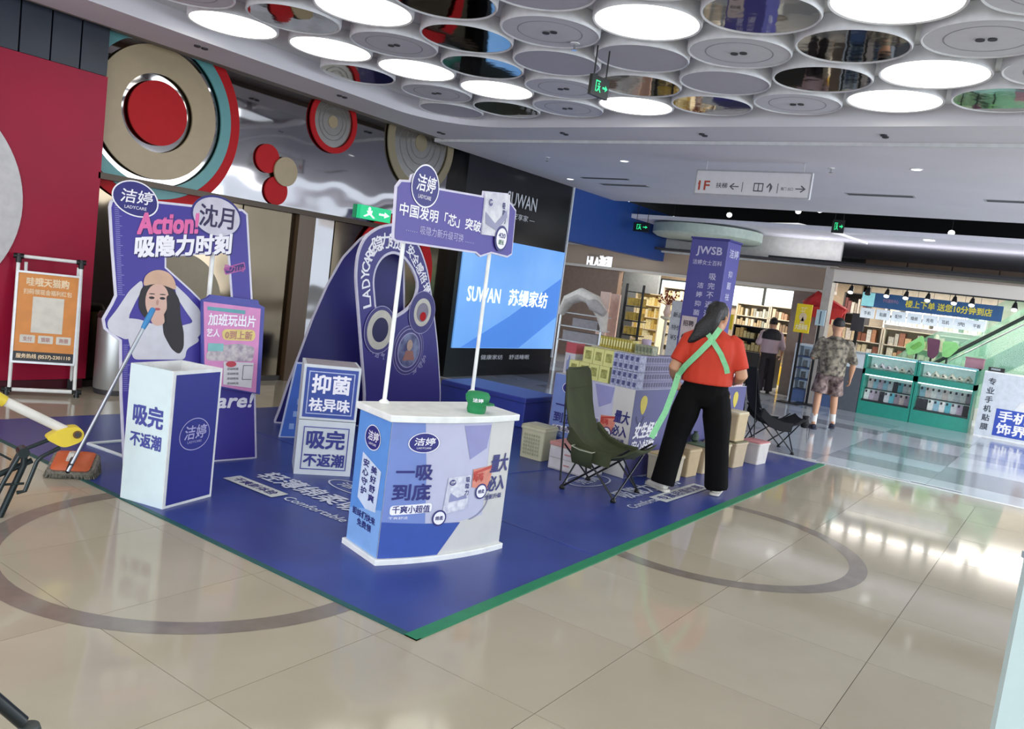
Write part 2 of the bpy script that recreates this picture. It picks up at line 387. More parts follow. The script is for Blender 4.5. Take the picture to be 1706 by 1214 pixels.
# lit screen and black surround beyond the mirrored wall
BLK = mat('black_gloss_panel', '101217', .22, noise=.1)
sp = thing('screen_wall', 'tall black display wall with a light blue screen in the far left wall', 'display wall', (11.1, 7.9, 0))
x0, x1 = 9.62, 12.66
SW = Flat((0, 7.9, 0), 0)
build('surround', MB().b2((x0, 7.90, 0), (x1, WY + .02, 3.47)), BLK, sp)
def py9(u, v): p = PY(u, v, 7.89); return p.x, p.z
bl = [py9(757, 385), py9(939, 416), py9(919, 583), py9(741, 578)]
zt = (bl[0][1] + bl[1][1]) / 2; zb = (bl[2][1] + bl[3][1]) / 2
SCRN = mat('screen_blue', '6aa2e6', .35, emis=.62, noise=.03, scale=.7, col2='7fb2ee')
scr = build('screen', MB().b2((x0 + .10, 7.875, .46), (x1 - .05, 7.90, 2.22)), SCRN, sp)
sheet(sp, 'screen_graphic', SW, [(x0 + .3, .47), (x0 + 1.5, 1.0), (x1 - .06, 1.75), (x1 - .06, 1.05), (x0 + 1.9, .47)], mat('screen_blue_deep', '4e88dc', .35, emis=.6, noise=.02), .027)
LETT = mat('lit_letters', 'f4f8ff', .4, emis=.9, noise=.01)
(a0, b0), (a1, b1) = py9(776, 498), py9(835, 470)
label_text(sp, SW, 'SUWAN', LETT, a0, 1.205, a1, 1.435, .018, .03)
(a0, b0), (a1, b1) = py9(846, 500), py9(913, 480)
label_text(sp, SW, '苏缦家纺', LETT, a0, 1.19, a1, 1.46, .02, .03)
(a0, b0), (a1, b1) = py9(845, 330), py9(895, 335)
GREYL = mat('grey_letters', 'a9adb4', .4, noise=.01, emis=.25)
label_text(sp, SW, 'SUWAN', GREYL, a0, 2.80, a1, 3.02, .012, .012)
label_text(sp, SW, '— 安享家 —', GREYL, a0, 2.60, a1, 2.70, .005, .012)
(a0, b0), (a1, b1) = py9(800, 600), py9(880, 605)
label_text(sp, SW, '健康家纺    舒适睡眠', GREYL, a0, .27, a1, .35, .005, .012)
build('edge_strip', MB().b2((x1 - .03, 7.87, .3), (x1, 7.91, 3.46)), mat('white_edge', 'dfe3ea', .4), sp)
# navy fascia past the screen
struct('wall_left_fascia', MB().b2((12.7, 7.9, 2.45), (16.9, WY + .02, 3.47)), mat('navy_fascia', '1d4791', .45, noise=.05))
# =================================================================== CEILING
CEIL = mat('ceiling_paint', 'dcd9df', .75, noise=.03, scale=1)
STRIP = mat('soffit_paint', 'd8d6dc', .7, noise=.03, scale=1)
TRAY = mat('tray_paint', 'd9dbdb', .7, noise=.03, scale=1)
ZB, ZT = 3.43, 3.62
CS = Frame((0, 0, ZB), (1, 0, 0), (0, 1, 0))
hx, hy, rr = 8.08, 7.08, .95
inner = [(-1.2, -3.0), (hx, -3.0)] + [(hx - rr + rr * math.cos(t), hy - rr + rr * math.sin(t)) for t in [i * PI / 24 for i in range(13)]] + [(-1.2, hy)]
outer = [(-6, -6), (8.8, -6)] + [(8.8, 7.72)] * 13 + [(-6, 7.72)]
mb = MB(); n = len(inner)
mb.add([V((*p, ZB)) for p in inner] + [V((*p, ZB)) for p in outer], [(i, (i + 1) % n, (i + 1) % n + n, i + n) for i in range(n)])
o0 = len(mb.v); mb.add([V((*p, ZB)) for p in inner] + [V((*p, ZT)) for p in inner], [(i, (i + 1) % n, (i + 1) % n + n, i + n) for i in range(n)])
struct('ceiling_soffit', mb, STRIP, recalc=False)
struct('ceiling_tray', MB().b2((-2, -3.8, ZT), (8.6, 7.6, ZT + .05)), TRAY)
struct('ceiling', MB().b2((8.8, -6, 3.40), (14.2, 7.90, 3.45)), CEIL)
struct('trim_3', MB().b2((8.78, -9, 3.395), (8.83, 7.7, 3.43)), mat('ceiling_trim', 'd6d8da', .5))
struct('ceiling_edge', MB().b2((-9, 7.72, ZB), (9.6, 7.75, 3.52)).b2((-9, 7.72, 3.48), (14.2, WY + .1, 3.53)), mat('gap_shade_tone', '8f877e', .7))  # darker tone puts the shade and reflection of the gap into the colour
struct('ceiling_void', MB().b2((14.2, -3, 4.5), (23, 12.2, 4.55)).b2((14.18, -3, 3.45), (14.2, 12.2, 4.55)).b2((22.9, -3, 2.9), (22.95, 12.2, 4.55)), mat('black_void', '0c0c0e', .8))
MIRD = mat('mirror_disc', 'aaa79f', .04, 1.0, bump=.10, bscale=2.2, noise=.02)
GREYD = mat('grey_disc_panel', 'b8b6c0', .6, noise=.02)
RIMM = mat('pale_rim', 'dcdde0', .4)
LITD = mat('lit_diffuser', 'fffdf0', .5, emis=4.0, noise=.004)
GRILL = mat('dark_grille', '3a3a3d', .6)
kinds = {}
def mark(kd, *cs):
    for c in cs: kinds[c] = kd
xs = [7.52, 6.775, 6.0, 5.255, 4.49, 3.745, 3.0, 2.25, 1.5, .75]
def ys(i): return [6.54 - .817 * k if i % 2 == 0 else 6.13 - .817 * k for k in range(9)]
# rows from the far end; k counts away from the mirrored wall
mark('m', (0, 1), (0, 4), (0, 7), (1, 3), (1, 5), (2, 0), (2, 2), (2, 6), (3, 2), (3, 5), (4, 1), (4, 3), (5, 3), (5, 6))
mark('l', (0, 3), (0, 6), (1, 1), (1, 6), (2, 1), (3, 0), (3, 4), (3, 6), (4, 0), (4, 2), (4, 6), (5, 1), (5, 5), (6, 2), (6, 5), (7, 3), (7, 6), (8, 1), (8, 4), (9, 2), (9, 6))
mark('w', (0, 0), (1, 4), (2, 3), (2, 4), (4, 4), (5, 2), (6, 1))
ORD = ['first', 'second', 'third', 'fourth', 'fifth', 'sixth', 'seventh', 'eighth', 'ninth', 'tenth', 'eleventh', 'twelfth', 'thirteenth', 'fourteenth', 'fifteenth', 'sixteenth', 'seventeenth', 'eighteenth']
NM = {'m': ('ceiling_mirror_disc', 'mirrored disc', 'ceiling disc', 'mirror discs of the ceiling'), 'l': ('ceiling_light_disc', 'lit white disc', 'ceiling light', 'light discs of the ceiling'),
      'w': ('ceiling_panel_disc', 'plain grey disc', 'ceiling disc', 'plain discs of the ceiling'), 's': ('ceiling_speaker_disc', 'grooved speaker disc', 'ceiling disc', 'speaker discs of the ceiling')}
def lathe_disc(c, prof, n=48): return MB().lathe(c, prof, n)
proto = {}
RD = .372
for i, x in enumerate(xs):
    for k, y in enumerate(ys(i)):
        kd = kinds.get((i, k), 's')
        if i >= 6 and kd != 'l': continue
        if y < -.1 and kd != 'l': continue
        nm, words, cat, grp = NM[kd]
        lab = f'{words} of the ceiling, {ORD[i]} row from far edge, {ORD[k]} from mirrored wall'
        if kd in proto: dup(proto[kd], (x, y, 3.5), None, lab, grp); continue
        t = thing(nm, lab, cat, (x, y, 3.5), 0, grp); proto[kd] = t
        z = 3.5
        rim = [(RD, .115), (RD, .0), (RD + .012, -.004), (RD + .02, .008), (RD + .02, .118)]
        if kd == 'l':
            build('rim', MB().lathe((x, y, z), [(RD - .004, .116), (RD - .004, .012), (RD + .010, .006), (RD + .016, .02), (RD + .016, .118)], 56), RIMM, t, smooth=True)
            build('diffuser', MB().lathe((x, y, z), [(.001, .014), (RD - .006, .014), (RD - .006, .03), (.001, .03)], 56), LITD, t)
        else:
            build('rim', MB().lathe((x, y, z), [(RD - .006, .116), (RD - .006, .002), (RD + .006, -.004), (RD + .014, .008), (RD + .014, .118)], 56), RIMM, t, smooth=True)
            m = MIRD if kd == 'm' else (GREYD if kd == 'w' else mat('speaker_disc_face', 'd2d2d8', .6, noise=.02))
            build('panel', MB().lathe((x, y, z), [(.001, .004), (RD - .008, .004), (RD - .008, .02), (.001, .02)], 56), m, t)
            if kd == 's':
                build('groove', MB().ringsheet(Frame((x, y, z), (1, 0, 0), (0, -1, 0)), (0, 0), .252, .243, -.0032, 48), mat('groove_grey', '9b9ba2', .6), t)
                sb = MB().lathe((x + .0, y - .035, z), [(.001, -.004), (.028, -.004), (.028, .006), (.001, .006)], 16).lathe((x + .0, y + .035, z), [(.001, -.004), (.028, -.004), (.028, .006), (.001, .006)], 16)
                build('speaker_grille', sb, GRILL, t, smooth=True)
# small ceiling fittings
def downlight(u, v, z, lab):
    p = PZ(u, v, z); t = thing('downlight', lab, 'ceiling light', (p.x, p.y, z), 0, 'recessed downlights')
    build('trim_ring', MB().lathe((p.x, p.y, z), [(.075, .004), (.06, -.008), (.05, -.004), (.05, .004)], 24), WHITE, t, smooth=True)
    build('lens', MB().lathe((p.x, p.y, z), [(.001, -.006), (.052, -.006), (.052, .002), (.001, .002)], 20), mat('downlight_glow', 'ffffff', .5, emis=3.5, noise=0), t)
for u, v, lab in ((1040, 268, 'round downlight nearest the ceiling trim, left of the hanging directory sign'), (950, 298, 'round downlight in the ceiling just above the black display wall corner'), (1527, 282, 'round downlight in the ceiling right of the hanging directory sign')):
    downlight(u, v, 3.40, lab)
def vent(u, v, z, w_, lab, dx=.09):
    p = PZ(u, v, z); t = thing('ceiling_vent', lab, 'vent', (p.x, p.y, z), 0, 'slot vents in the ceiling')
    build('frame', MB().b2((p.x - dx, p.y - w_ / 2, z - .006), (p.x + dx, p.y + w_ / 2, z)), mat('vent_frame', 'b0afb3', .5), t)
    for q in (-.5, .5): build('slot', MB().b2((p.x + q * dx - .025, p.y - w_ / 2 + .03, z - .009), (p.x + q * dx + .025, p.y + w_ / 2 - .03, z - .004)), GRILL, t)
vent(1040, 308, 3.4, .9, 'long slot vent in the ceiling left of the directory sign'); vent(1008, 297, 3.4, .9, 'long slot vent nearest the black display wall', .04)
vent(1466, 325, 3.4, .9, 'long slot vent in the ceiling right of the directory sign'); vent(1700, 336, 3.4, .8, 'slot vent cut by the right edge of the picture')
def spotfix(u, v, z, lab):
    p = PZ(u, v, z); t = thing('soffit_spotlight', lab, 'ceiling light', (p.x, p.y, z), 0, 'small twin fittings along the soffit')
    for q in (-.04, .04): build('lamp', MB().lathe((p.x + q, p.y, z), [(.03, .002), (.032, -.012), (.02, -.016), (.001, -.012)], 14), GRILL, t, smooth=True)
for k, (u, v) in enumerate(((335, 78), (570, 160), (735, 221), (1172, 224), (1474, 226), (940, 222))): spotfix(u, v, ZB, ['small twin fitting on the soffit above the huge target disc', 'small twin fitting on the soffit above the red-rimmed wall ring', 'small twin fitting on the soffit near its rounded corner', 'small twin fitting on the far soffit above the directory sign', 'small twin fitting on the far soffit right of the directory sign', 'small twin fitting on the far soffit left of the directory sign'][k])
def sprinkler(x, y, z, lab):
    t = thing('sprinkler', lab, 'sprinkler', (x, y, z), 0, 'fire sprinklers')
    build('stem', MB().tube([(x, y, z + .0), (x, y, z - .05)], .008, 8), CHROME, t); build('plate', MB().lathe((x, y, z), [(.04, 0), (.038, -.006), (.001, -.008)], 16), WHITE, t, smooth=True)
    build('deflector', MB().lathe((x, y, z - .055), [(.022, .004), (.022, 0), (.001, 0)], 12), CHROME, t)
for u, v, z, lab in ((958, 72, 3.5, 'sprinkler on the speaker disc near the lit disc at top centre'), (912, 262, 3.4, 'sprinkler on the ceiling above the black display wall'), (1385, 280, 3.4, 'sprinkler on the ceiling by the right end of the directory sign')):
    p = PZ(u, v, z); sprinkler(p.x, p.y, z, lab)
# hanging exit sign
def exit_sign(c, yaw, w_, h_, zt, lab, arrow=True):
    t = thing('exit_sign', lab, 'sign', (c[0], c[1], c[2]), 0, 'hanging exit signs'); S = Flat((c[0] - math.cos(yaw) * w_ / 2, c[1] - math.sin(yaw) * w_ / 2, c[2]), yaw)
    build('housing', MB().prism(S, rect(0, -h_ / 2, w_, h_ / 2), -.03, 0), mat('black_sign_face', '0d1512', .35), t)
    g = MB()
    for ox in (.3,):
        g.sheet(S, rect(w_ * .22, -h_ * .28, w_ * .26, h_ * .28), .002); g.sheet(S, rect(w_ * .22, h_ * .22, w_ * .48, h_ * .28), .002)
        g.sheet(S, ell((w_ * .40, h_ * .12), h_ * .06, h_ * .06, 14), .002)
        g.sheet(S, [(w_ * .3, 0), (w_ * .5, h_ * .05), (w_ * .46, -h_ * .08), (w_ * .54, -h_ * .28), (w_ * .49, -h_ * .28), (w_ * .42, -h_ * .14), (w_ * .33, -h_ * .28), (w_ * .28, -h_ * .26), (w_ * .39, -h_ * .06)], .002)
    g.sheet(S, [(w_ * .62, -h_ * .05), (w_ * .78, -h_ * .05), (w_ * .78, -h_ * .16), (w_ * .92, 0), (w_ * .78, h_ * .16), (w_ * .78, h_ * .05), (w_ * .62, h_ * .05)], .002)
    build('pictogram', g, mat('sign_glow_green', '2fdc8a', .4, emis=1.0, noise=0), t, recalc=False)
    for q in (.15, .85):
        p = S.pt(w_ * q, h_ / 2, -.015); build('hanger', MB().tube([p, (p.x, p.y, zt)], .006, 6), BLACKM, t)
p = PZ(1000, 145, 3.20); exit_sign((p.x, p.y, p.z), math.radians(-8), .22, .155, 3.5, 'black and green exit sign hanging from the disc ceiling')
p = PX(1068, 378, 14.6); exit_sign((p.x, p.y, p.z), math.radians(-90), .34, .18, 4.5, 'far exit sign glowing green against the dark void, left one')
p = PX(1396, 377, 14.6); exit_sign((p.x, p.y, p.z), math.radians(-90), .20, .22, 4.5, 'far exit sign glowing green against the dark void, right one')
# directory sign
ds = thing('directory_sign', 'white hanging directory sign reading 1F with arrows', 'sign', (9.8, 3.6, 2.9)); SD = Flat((9.8, 0, 0), -PI / 2)
q = [SD.inv(1160, 287), SD.inv(1356, 281), SD.inv(1352, 333), SD.inv(1160, 324)]
dx0, dx1 = q[0][0], q[1][0]; dz0, dz1 = (q[2][1] + q[3][1]) / 2, (q[0][1] + q[1][1]) / 2
build('panel', MB().prism(SD, rnd(rect(dx0, dz0, dx1, dz1), .02), -.05, 0), mat('lit_sign_white', 'c9c9cd', .5, emis=.12, noise=.02), ds)
fr = rnd(rect(dx0, dz0, dx1, dz1), .02); fi = inset(fr, .02); n = len(fr)
mb = MB().add([SD.pt(*p, .004) for p in fr + fi], [(i, (i + 1) % n, (i + 1) % n + n, i + n) for i in range(n)]); build('frame', mb, mat('sign_frame_grey', 'a9aab0', .4), ds, recalc=False)
DW, DH = dx1 - dx0, dz1 - dz0
label_text(ds, SD, '1F', mat('sign_red', 'b3452f', .5), dx0 + DW * .04, dz0 + DH * .2, dx0 + DW * .14, dz0 + DH * .55, .03)
GI = mat('sign_grey_ink', '55565c', .5)
build('lettering', MB().sheet(SD, [(dx0 + DW * .031, dz0 + DH * .44), (dx0 + DW * .045, dz0 + DH * .55), (dx0 + DW * .052, dz0 + DH * .55), (dx0 + DW * .052, dz0 + DH * .49), (dx0 + DW * .035, dz0 + DH * .40)], .002), MATS['sign_red'], ds, recalc=False)
label_text(ds, SD, '扶梯', GI, dx0 + DW * .20, dz0 + DH * .3, dx0 + DW * .30, dz0 + DH * .5, .02)
label_text(ds, SD, '南门 出口', GI, dx0 + DW * .76, dz0 + DH * .3, dx0 + DW * .86, dz0 + DH * .42, .01)
label_text(ds, SD, '←', GI, dx0 + DW * .32, dz0 + DH * .25, dx0 + DW * .40, dz0 + DH * .5, .02)
g = MB()
for xx in (.43, .73): g.sheet(SD, rect(dx0 + DW * xx, dz0 + DH * .18, dx0 + DW * (xx + .006), dz0 + DH * .55), .003)
for a, b in ((.54, .60),): 
    g.sheet(SD, rect(dx0 + DW * .53, dz0 + DH * .22, dx0 + DW * .61, dz0 + DH * .26), .003); g.sheet(SD, rect(dx0 + DW * .53, dz0 + DH * .5, dx0 + DW * .61, dz0 + DH * .54), .003)
    for e in (.53, .567, .604): g.sheet(SD, rect(dx0 + DW * e, dz0 + DH * .22, dx0 + DW * (e + .008), dz0 + DH * .54), .003)
build('lift_symbol', g, GI, ds, recalc=False)
label_text(ds, SD, '↑', GI, dx0 + DW * .64, dz0 + DH * .2, dx0 + DW * .69, dz0 + DH * .55, .02)
label_text(ds, SD, '→', GI, dx0 + DW * .88, dz0 + DH * .25, dx0 + DW * .96, dz0 + DH * .5, .02)
for qx in (dx0 + .12, dx1 - .12):
    p = SD.pt(qx, dz1, -.025); build('hanger', MB().tube([p, (p.x, p.y, 3.40)], .008, 6), ALU, ds)
# =================================================================== FAR SHOPS
TANP = mat('tan_wood_panel', '8f7461', .5, noise=.08, scale=2, stretch=(1, 1, 6))
TANF = mat('tan_fascia', 'b09a86', .5, noise=.05, scale=1)
BEAM = mat('pale_beam', 'cfc7bd', .5, noise=.04, scale=1)
struct('wall_back', MB().b2((22.0, -3, 0), (22.1, 12.2, 2.95)), mat('far_wall', '8f857c', .7))
pw = struct('wall_back_panelling', MB().b2((20.72, -2.0, 2.3), (20.9, 4.6, 3.2)), mat('panel_gap', '4b3c32', .6))
for i in range(7): struct('panel', MB().b2((20.66, 4.55 - (i + 1) * .93, 2.5), (20.72, 4.55 - i * .93 - .03, 3.17)), TANP, pw)
SOF2 = mat('lilac_soffit', 'eceaf4', .6, noise=.02)
struct('ceiling_shop_soffit', MB().b2((15.0, -3, 3.18), (20.8, 12.2, 3.26)), SOF2)
struct('ceiling_shop_bulkhead', MB().b2((16.8, 4.15, 2.66), (16.9, 12.1, 3.18)), mat('pale_bulkhead', 'cfccc6', .6))
struct('trim_4', MB().b2((16.62, 4.15, 2.64), (16.82, 12.1, 2.70)), mat('bright_ledge', 'd9d9d6', .4))
struct('wall_shop_fascia', MB().b2((16.8, 4.15, 2.20), (16.95, 12.1, 2.66)), TANF)
struct('trim_5', MB().b2((16.72, 4.15, 2.14), (16.97, 12.1, 2.20)), BEAM)
struct('wall_shop_beam', MB().b2((16.0, -2.5, 2.36), (16.25, 4.1, 2.60)), BEAM)
t = thing('fill_housing', 'slim black channel added to house the soffit fill light above the shop beam', 'added housing', (16.45, 1.6, 2.72)); build('channel', MB().b2((16.28, -2.2, 2.722), (16.62, 5.4, 2.732)), BLACKM, t); build('lip', MB().b2((16.27, -2.2, 2.722), (16.28, 5.4, 2.76)), BLACKM, t)  # made-up housing for the added fill light above the beam
struct('trim_6', MB().b2((15.97, -2.5, 2.585), (16.25, 4.1, 2.62)), mat('beam_cap', '8a7c70', .5))
struct('wall_shop_pillar', MB().b2((15.98, 4.02, 0), (16.25, 4.17, 2.62)), mat('pillar_paint', 'a9a199', .5))
struct('wall_shop_pier', MB().b2((17.0, 4.35, 0), (17.25, 5.0, 2.2)), mat('taupe_pier', '8d8178', .5))
struct('wall_shop_side', MB().b2((16.8, 8.95, 0), (17.0, 12.1, 2.2)), mat('brown_side', '7a6253', .5))
struct('wall_shop_end', MB().b2((13.0, 12.1, 0), (22, 12.2, 4.6)), MATS['brown_side'])
struct('ceiling_shop', MB().b2((16.26, -2.9, 2.68), (20.7, 12.1, 2.72)), mat('shop_ceiling', '3d3b3f', .7))
# curved canopy beside the purple column
cp = PX(1165, 410, 15.6); MBc = MB().lathe((15.9, cp.y, 2.92), [(.001, 0), (1.02, 0), (1.1, .05), (1.1, .22), (.001, .22)], 48)
build('ceiling_canopy', MBc, mat('mint_canopy', 'bccabd', .5), None, 'round pale green canopy ring behind the top of the purple column', 'canopy', smooth=True)
# glowing tube across the void
a, b, c = PX(1165, 371, 15.9), PX(1330, 373, 15.5), PX(1400, 390, 15.3)
lt = thing('light_strip', 'thin white light strip bending across the dark ceiling void', 'ceiling light', tuple(b))
build('tube', MB().tube([a, b, c, PX(1445, 405, 15.2)], .02, 8), mat('strip_glow', 'ffffff', .5, emis=.8), lt)
build('hanger', MB().tube([b, (b.x, b.y, 4.5)], .004, 6), BLACKM, lt)
for k, (u, v) in enumerate(((1122, 364), (1215, 358), (1330, 352), (1366, 350), (1585, 388), (1645, 357))):
    p = PX(u, v, 15.2); t = thing('void_lamp', ['small round lamp glowing in the black void, leftmost', 'small round lamp in the black void, second from the left', 'small round lamp in the black void, third from the left', 'small round lamp in the black void over the far exit sign', 'bright globe lamp hanging in the black void at right', 'faint round lamp in the black void, rightmost'][k], 'ceiling light', tuple(p), 0, 'round lamps in the dark void')
    build('globe', MB().lathe(p, [(.001, -.05), (.04, -.035), (.055, 0), (.04, .035), (.001, .05)], 16), mat('lamp_glow', 'ffffff', .5, emis=2.0), t, smooth=True)
    build('cord', MB().tube([p, (p.x, p.y, 4.5)], .005, 6), BLACKM, t)
for k, (u, v) in enumerate(((1370, 397), (1548, 400))):
    p = PZ(u, v, 3.18); t = thing('downlight', ['downlight in the lilac soffit left of the track lights', 'downlight in the lilac soffit above the track lights'][k], 'ceiling light', tuple(p), 0, 'recessed downlights')
    build('lens', MB().lathe(p, [(.001, -.008), (.09, -.008), (.09, .0), (.001, .0)], 18), MATS['downlight_glow'], t)
# lit windows and signs at the back of the shops
struct('wall_shop_rear', MB().b2((20.24, 4.4, 0), (20.4, 12.1, 2.68)), mat('rear_wall_warm', 'a3937f', .6))
struct('wall_shop_rear_right', MB().b2((20.3, -2.9, 0), (20.4, 4.3, 2.68)), mat('rear_wall_cream', 'cbbfae', .6))
WIN = mat('bright_window', 'e8f4f2', .4, emis=.95, noise=.05, scale=2)
WINB = mat('bright_window_blue', 'd9ecf8', .4, emis=.85, noise=.06, scale=2)
def pane(name, X, u0, v0, u1, v1, m, lab, cat='window', grp=None, th=.04, frame=True):
    a, b = PX(u0, v0, X), PX(u1, v1, X); t = thing(name, lab, cat, (X, (a.y + b.y) / 2, min(a.z, b.z)), 0, grp)
    y0, y1, z0, z1 = min(a.y, b.y), max(a.y, b.y), min(a.z, b.z), max(a.z, b.z)
    build('pane', MB().b2((X - .01, y0, z0), (X + th, y1, z1)), m, t)
    if frame:
        fm = MB().b2((X - .03, y0 - .04, z0 - .04), (X + th, y1 + .04, z0)).b2((X - .03, y0 - .04, z1), (X + th, y1 + .04, z1 + .04)).b2((X - .03, y0 - .04, z0), (X + th, y0, z1)).b2((X - .03, y1, z0), (X + th, y1 + .04, z1))
        ny = max(1, int((y1 - y0) / .6))
        for i in range(1, ny): fm.b2((X - .025, y0 + (y1 - y0) * i / ny - .015, z0), (X, y0 + (y1 - y0) * i / ny + .015, z1))
        build('frame', fm, mat('window_frame_dark', '3c4246', .5), t)
    return t
pane('shop_window', 20.2, 972, 449, 1034, 486, WIN, 'bright back window of the far shop above clothes racks, left one')
pane('shop_window', 20.2, 1104, 466, 1146, 520, WINB, 'bright back window of the far shop left of the purple column')
pane('shop_window', 20.2, 1222, 475, 1268, 514, WIN, 'bright back window right of the purple column')
pane('shop_window', 20.2, 1278, 480, 1326, 520, WINB, 'bright back window left of the taupe pier')
sg = thing('shop_sign', 'white lit letters on the tan fascia right of the display wall', 'sign', tuple(PX(1000, 436, 16.7))); SG = Flat((16.79, 0, 0), -PI / 2)
a, b = SG.inv(978, 444), SG.inv(1021, 428); build('backing', MB().prism(SG, rect(a[0], a[1] - .02, b[0], b[1] + .02), 0, .02), mat('sign_backing_tan', '94806f', .5), sg)
label_text(sg, SG, 'HLA海澜', mat('sign_white_glow', 'ffffff', .4, emis=.7, noise=0), a[0], a[1], b[0], b[1], .05, .024)
gp = thing('grey_partition', 'tall blue grey partition panel standing between the two bright windows', 'partition', (18.6, 7.2, 0))
a, b = PX(1040, 452, 18.6), PX(1092, 505, 18.6); build('panel', MB().b2((18.6, b.y, 0), (18.7, a.y, a.z)), mat('blue_grey_panel', '7f8891', .5), gp); build('foot', MB().b2((18.5, b.y, 0), (18.8, a.y, .05)), BLACKM, gp)
# merchandise shelves
GOODC = ['e8d8a8', 'd9c08a', 'efe6cf', 'c9b8a0', 'a8b0a0', 'b98f70', 'd8d4cc', '8f8478', 'c7a1a0']
def shelves(lab, X, y0, y1, z0, z1, rows, cols, depth=.4, frame='cfc8bd', back=None, item=(.06, .14), glow=0):
    t = thing('display_shelf', lab, 'shelf', (X + depth / 2, (y0 + y1) / 2, 0)); fm = mat('shelf_' + frame, frame, .5)
    build('back_panel', MB().b2((X + depth - .02, y0, 0), (X + depth, y1, z1)), mat('shelf_back_' + (back or 'b8a88f'), back or 'b8a88f', .6), t)
    for yy in (y0, y1): build('side_panel', MB().b2((X, yy - .015, 0), (X + depth, yy + .015, z1)), fm, t)
    dz = (z1 - z0) / rows
    goods = [MB() for _ in cols]
    for r in range(rows + 1):
        build('shelf', MB().b2((X, y0, z0 + r * dz - .02), (X + depth, y1, z0 + r * dz)), fm, t)
        if r < rows:
            y = y0 + .03
            while y < y1 - item[0] * 1.3:
                w_ = random.uniform(*item) * .8; h = dz * random.uniform(.45, .85)
                if random.random() < .9: random.choice(goods).b2((X + .03, y, z0 + r * dz), (X + depth * .6, y + w_, z0 + r * dz + h))
                y += w_ + .012
    for k, g in enumerate(goods):
        if g.v: build('goods', g, mat('goods_' + cols[k], cols[k], .5, noise=.15, scale=30, emis=glow), t, kind='stuff')  # glow makes goods emit their own colour, as if brightly lit
    return t
def YX(u, X): return PX(u, 550, X).y
shelves('pale shelf of yellow packets beneath the left bright window', 19.4, YX(1145, 19.4), YX(1096, 19.4), .2, 1.95, 6, ['e8d8a8', 'efe6cf', 'd8d4cc'], item=(.06, .12))
shelves('warm bakery style shelf of self-glowing cream packets in front of the grey partition', 18.0, YX(1094, 18), YX(1052, 18), .3, 1.72, 5, ['f0dfa0', 'f3e8bd', 'd9b860'], frame='e8dcc0', back='d8c088', item=(.06, .1), glow=.25)
shelves('clothes shelf of small coloured goods under the leftmost bright window', 19.4, YX(1046, 19.4), YX(975, 19.4), .3, 1.95, 5, ['c9a58c', 'b9b096', 'd8cfc0', 'b98378'], item=(.05, .1))
shelves('wall shelf of bottles right of the purple column', 19.6, YX(1276, 19.6), YX(1222, 19.6), .9, 1.78, 3, ['8d9088', 'c9c4b4', 'a89878'], frame='b8b0a0', item=(.05, .09))
shelves('wall shelf of bottles left of the taupe pier', 19.6, YX(1330, 19.6), YX(1279, 19.6), .9, 1.80, 3, ['a08068', 'c9b8a0', '7c6a58'], frame='b8b0a0', item=(.05, .09))
shelves('low black stand piled with yellow snack packets right of the woman in red', 17.6, YX(1278, 17.6), YX(1222, 17.6), .75, 1.28, 2, ['e0cf90', 'd9b870', 'c9c08a'], frame='1b1a1c', back='1b1a1c', item=(.07, .12))
shelves('long warm shelf of packaged goods behind the phone case counter, left half', 18.1, YX(1470, 18.1), YX(1392, 18.1), .3, 1.62, 4, ['c98f6c', 'e8d4b0', 'efe6dc', '9a5f4a'], frame='d8cbb8', item=(.07, .16))
shelves('long warm shelf of packaged goods behind the phone case counter, middle', 18.1, YX(1560, 18.1), YX(1474, 18.1), .3, 1.62, 4, ['d9b088', 'e8dcc8', 'a86f58', 'c9c0b4'], frame='d8cbb8', item=(.07, .16))
shelves('long warm shelf of packaged goods behind the escalator glass', 18.7, YX(1650, 18.7), YX(1566, 18.7), .3, 1.62, 4, ['c8b8a0', '8f9f8a', 'a8b0b0'], frame='b8bbb4', item=(.07, .16))
shelves('tool shelf high on the shop wall left of the blue banner', 19.1, YX(1438, 19.1), YX(1398, 19.1), 1.85, 2.3, 1, ['c9c4bc', 'a0968c', '7c4a4a'], frame='3a3a3c', back='4a4846', item=(.05, .09))
shelves('white upper shelf of self-glowing boxed goods behind the hanging cards', 19.7, YX(1640, 19.7), YX(1470, 19.7), 1.72, 2.15, 2, ['e8e8ea', 'd8c8b0', 'c9d4d8'], frame='e4e4e4', back='e4e0d8', item=(.06, .14), glow=.25)
ds2 = thing('display_shelf', 'black counter base beneath the snack packets', 'counter', (17.3, YX(1250, 17.3), 0))
build('body', MB().b2((17.2, YX(1300, 17.2), 0.05), (17.58, YX(1214, 17.2), .74)), mat('black_counter', '171517', .4), ds2); build('plinth', MB().b2((17.22, YX(1300, 17.2), 0.0), (17.56, YX(1214, 17.2), .05)), ALU, ds2)
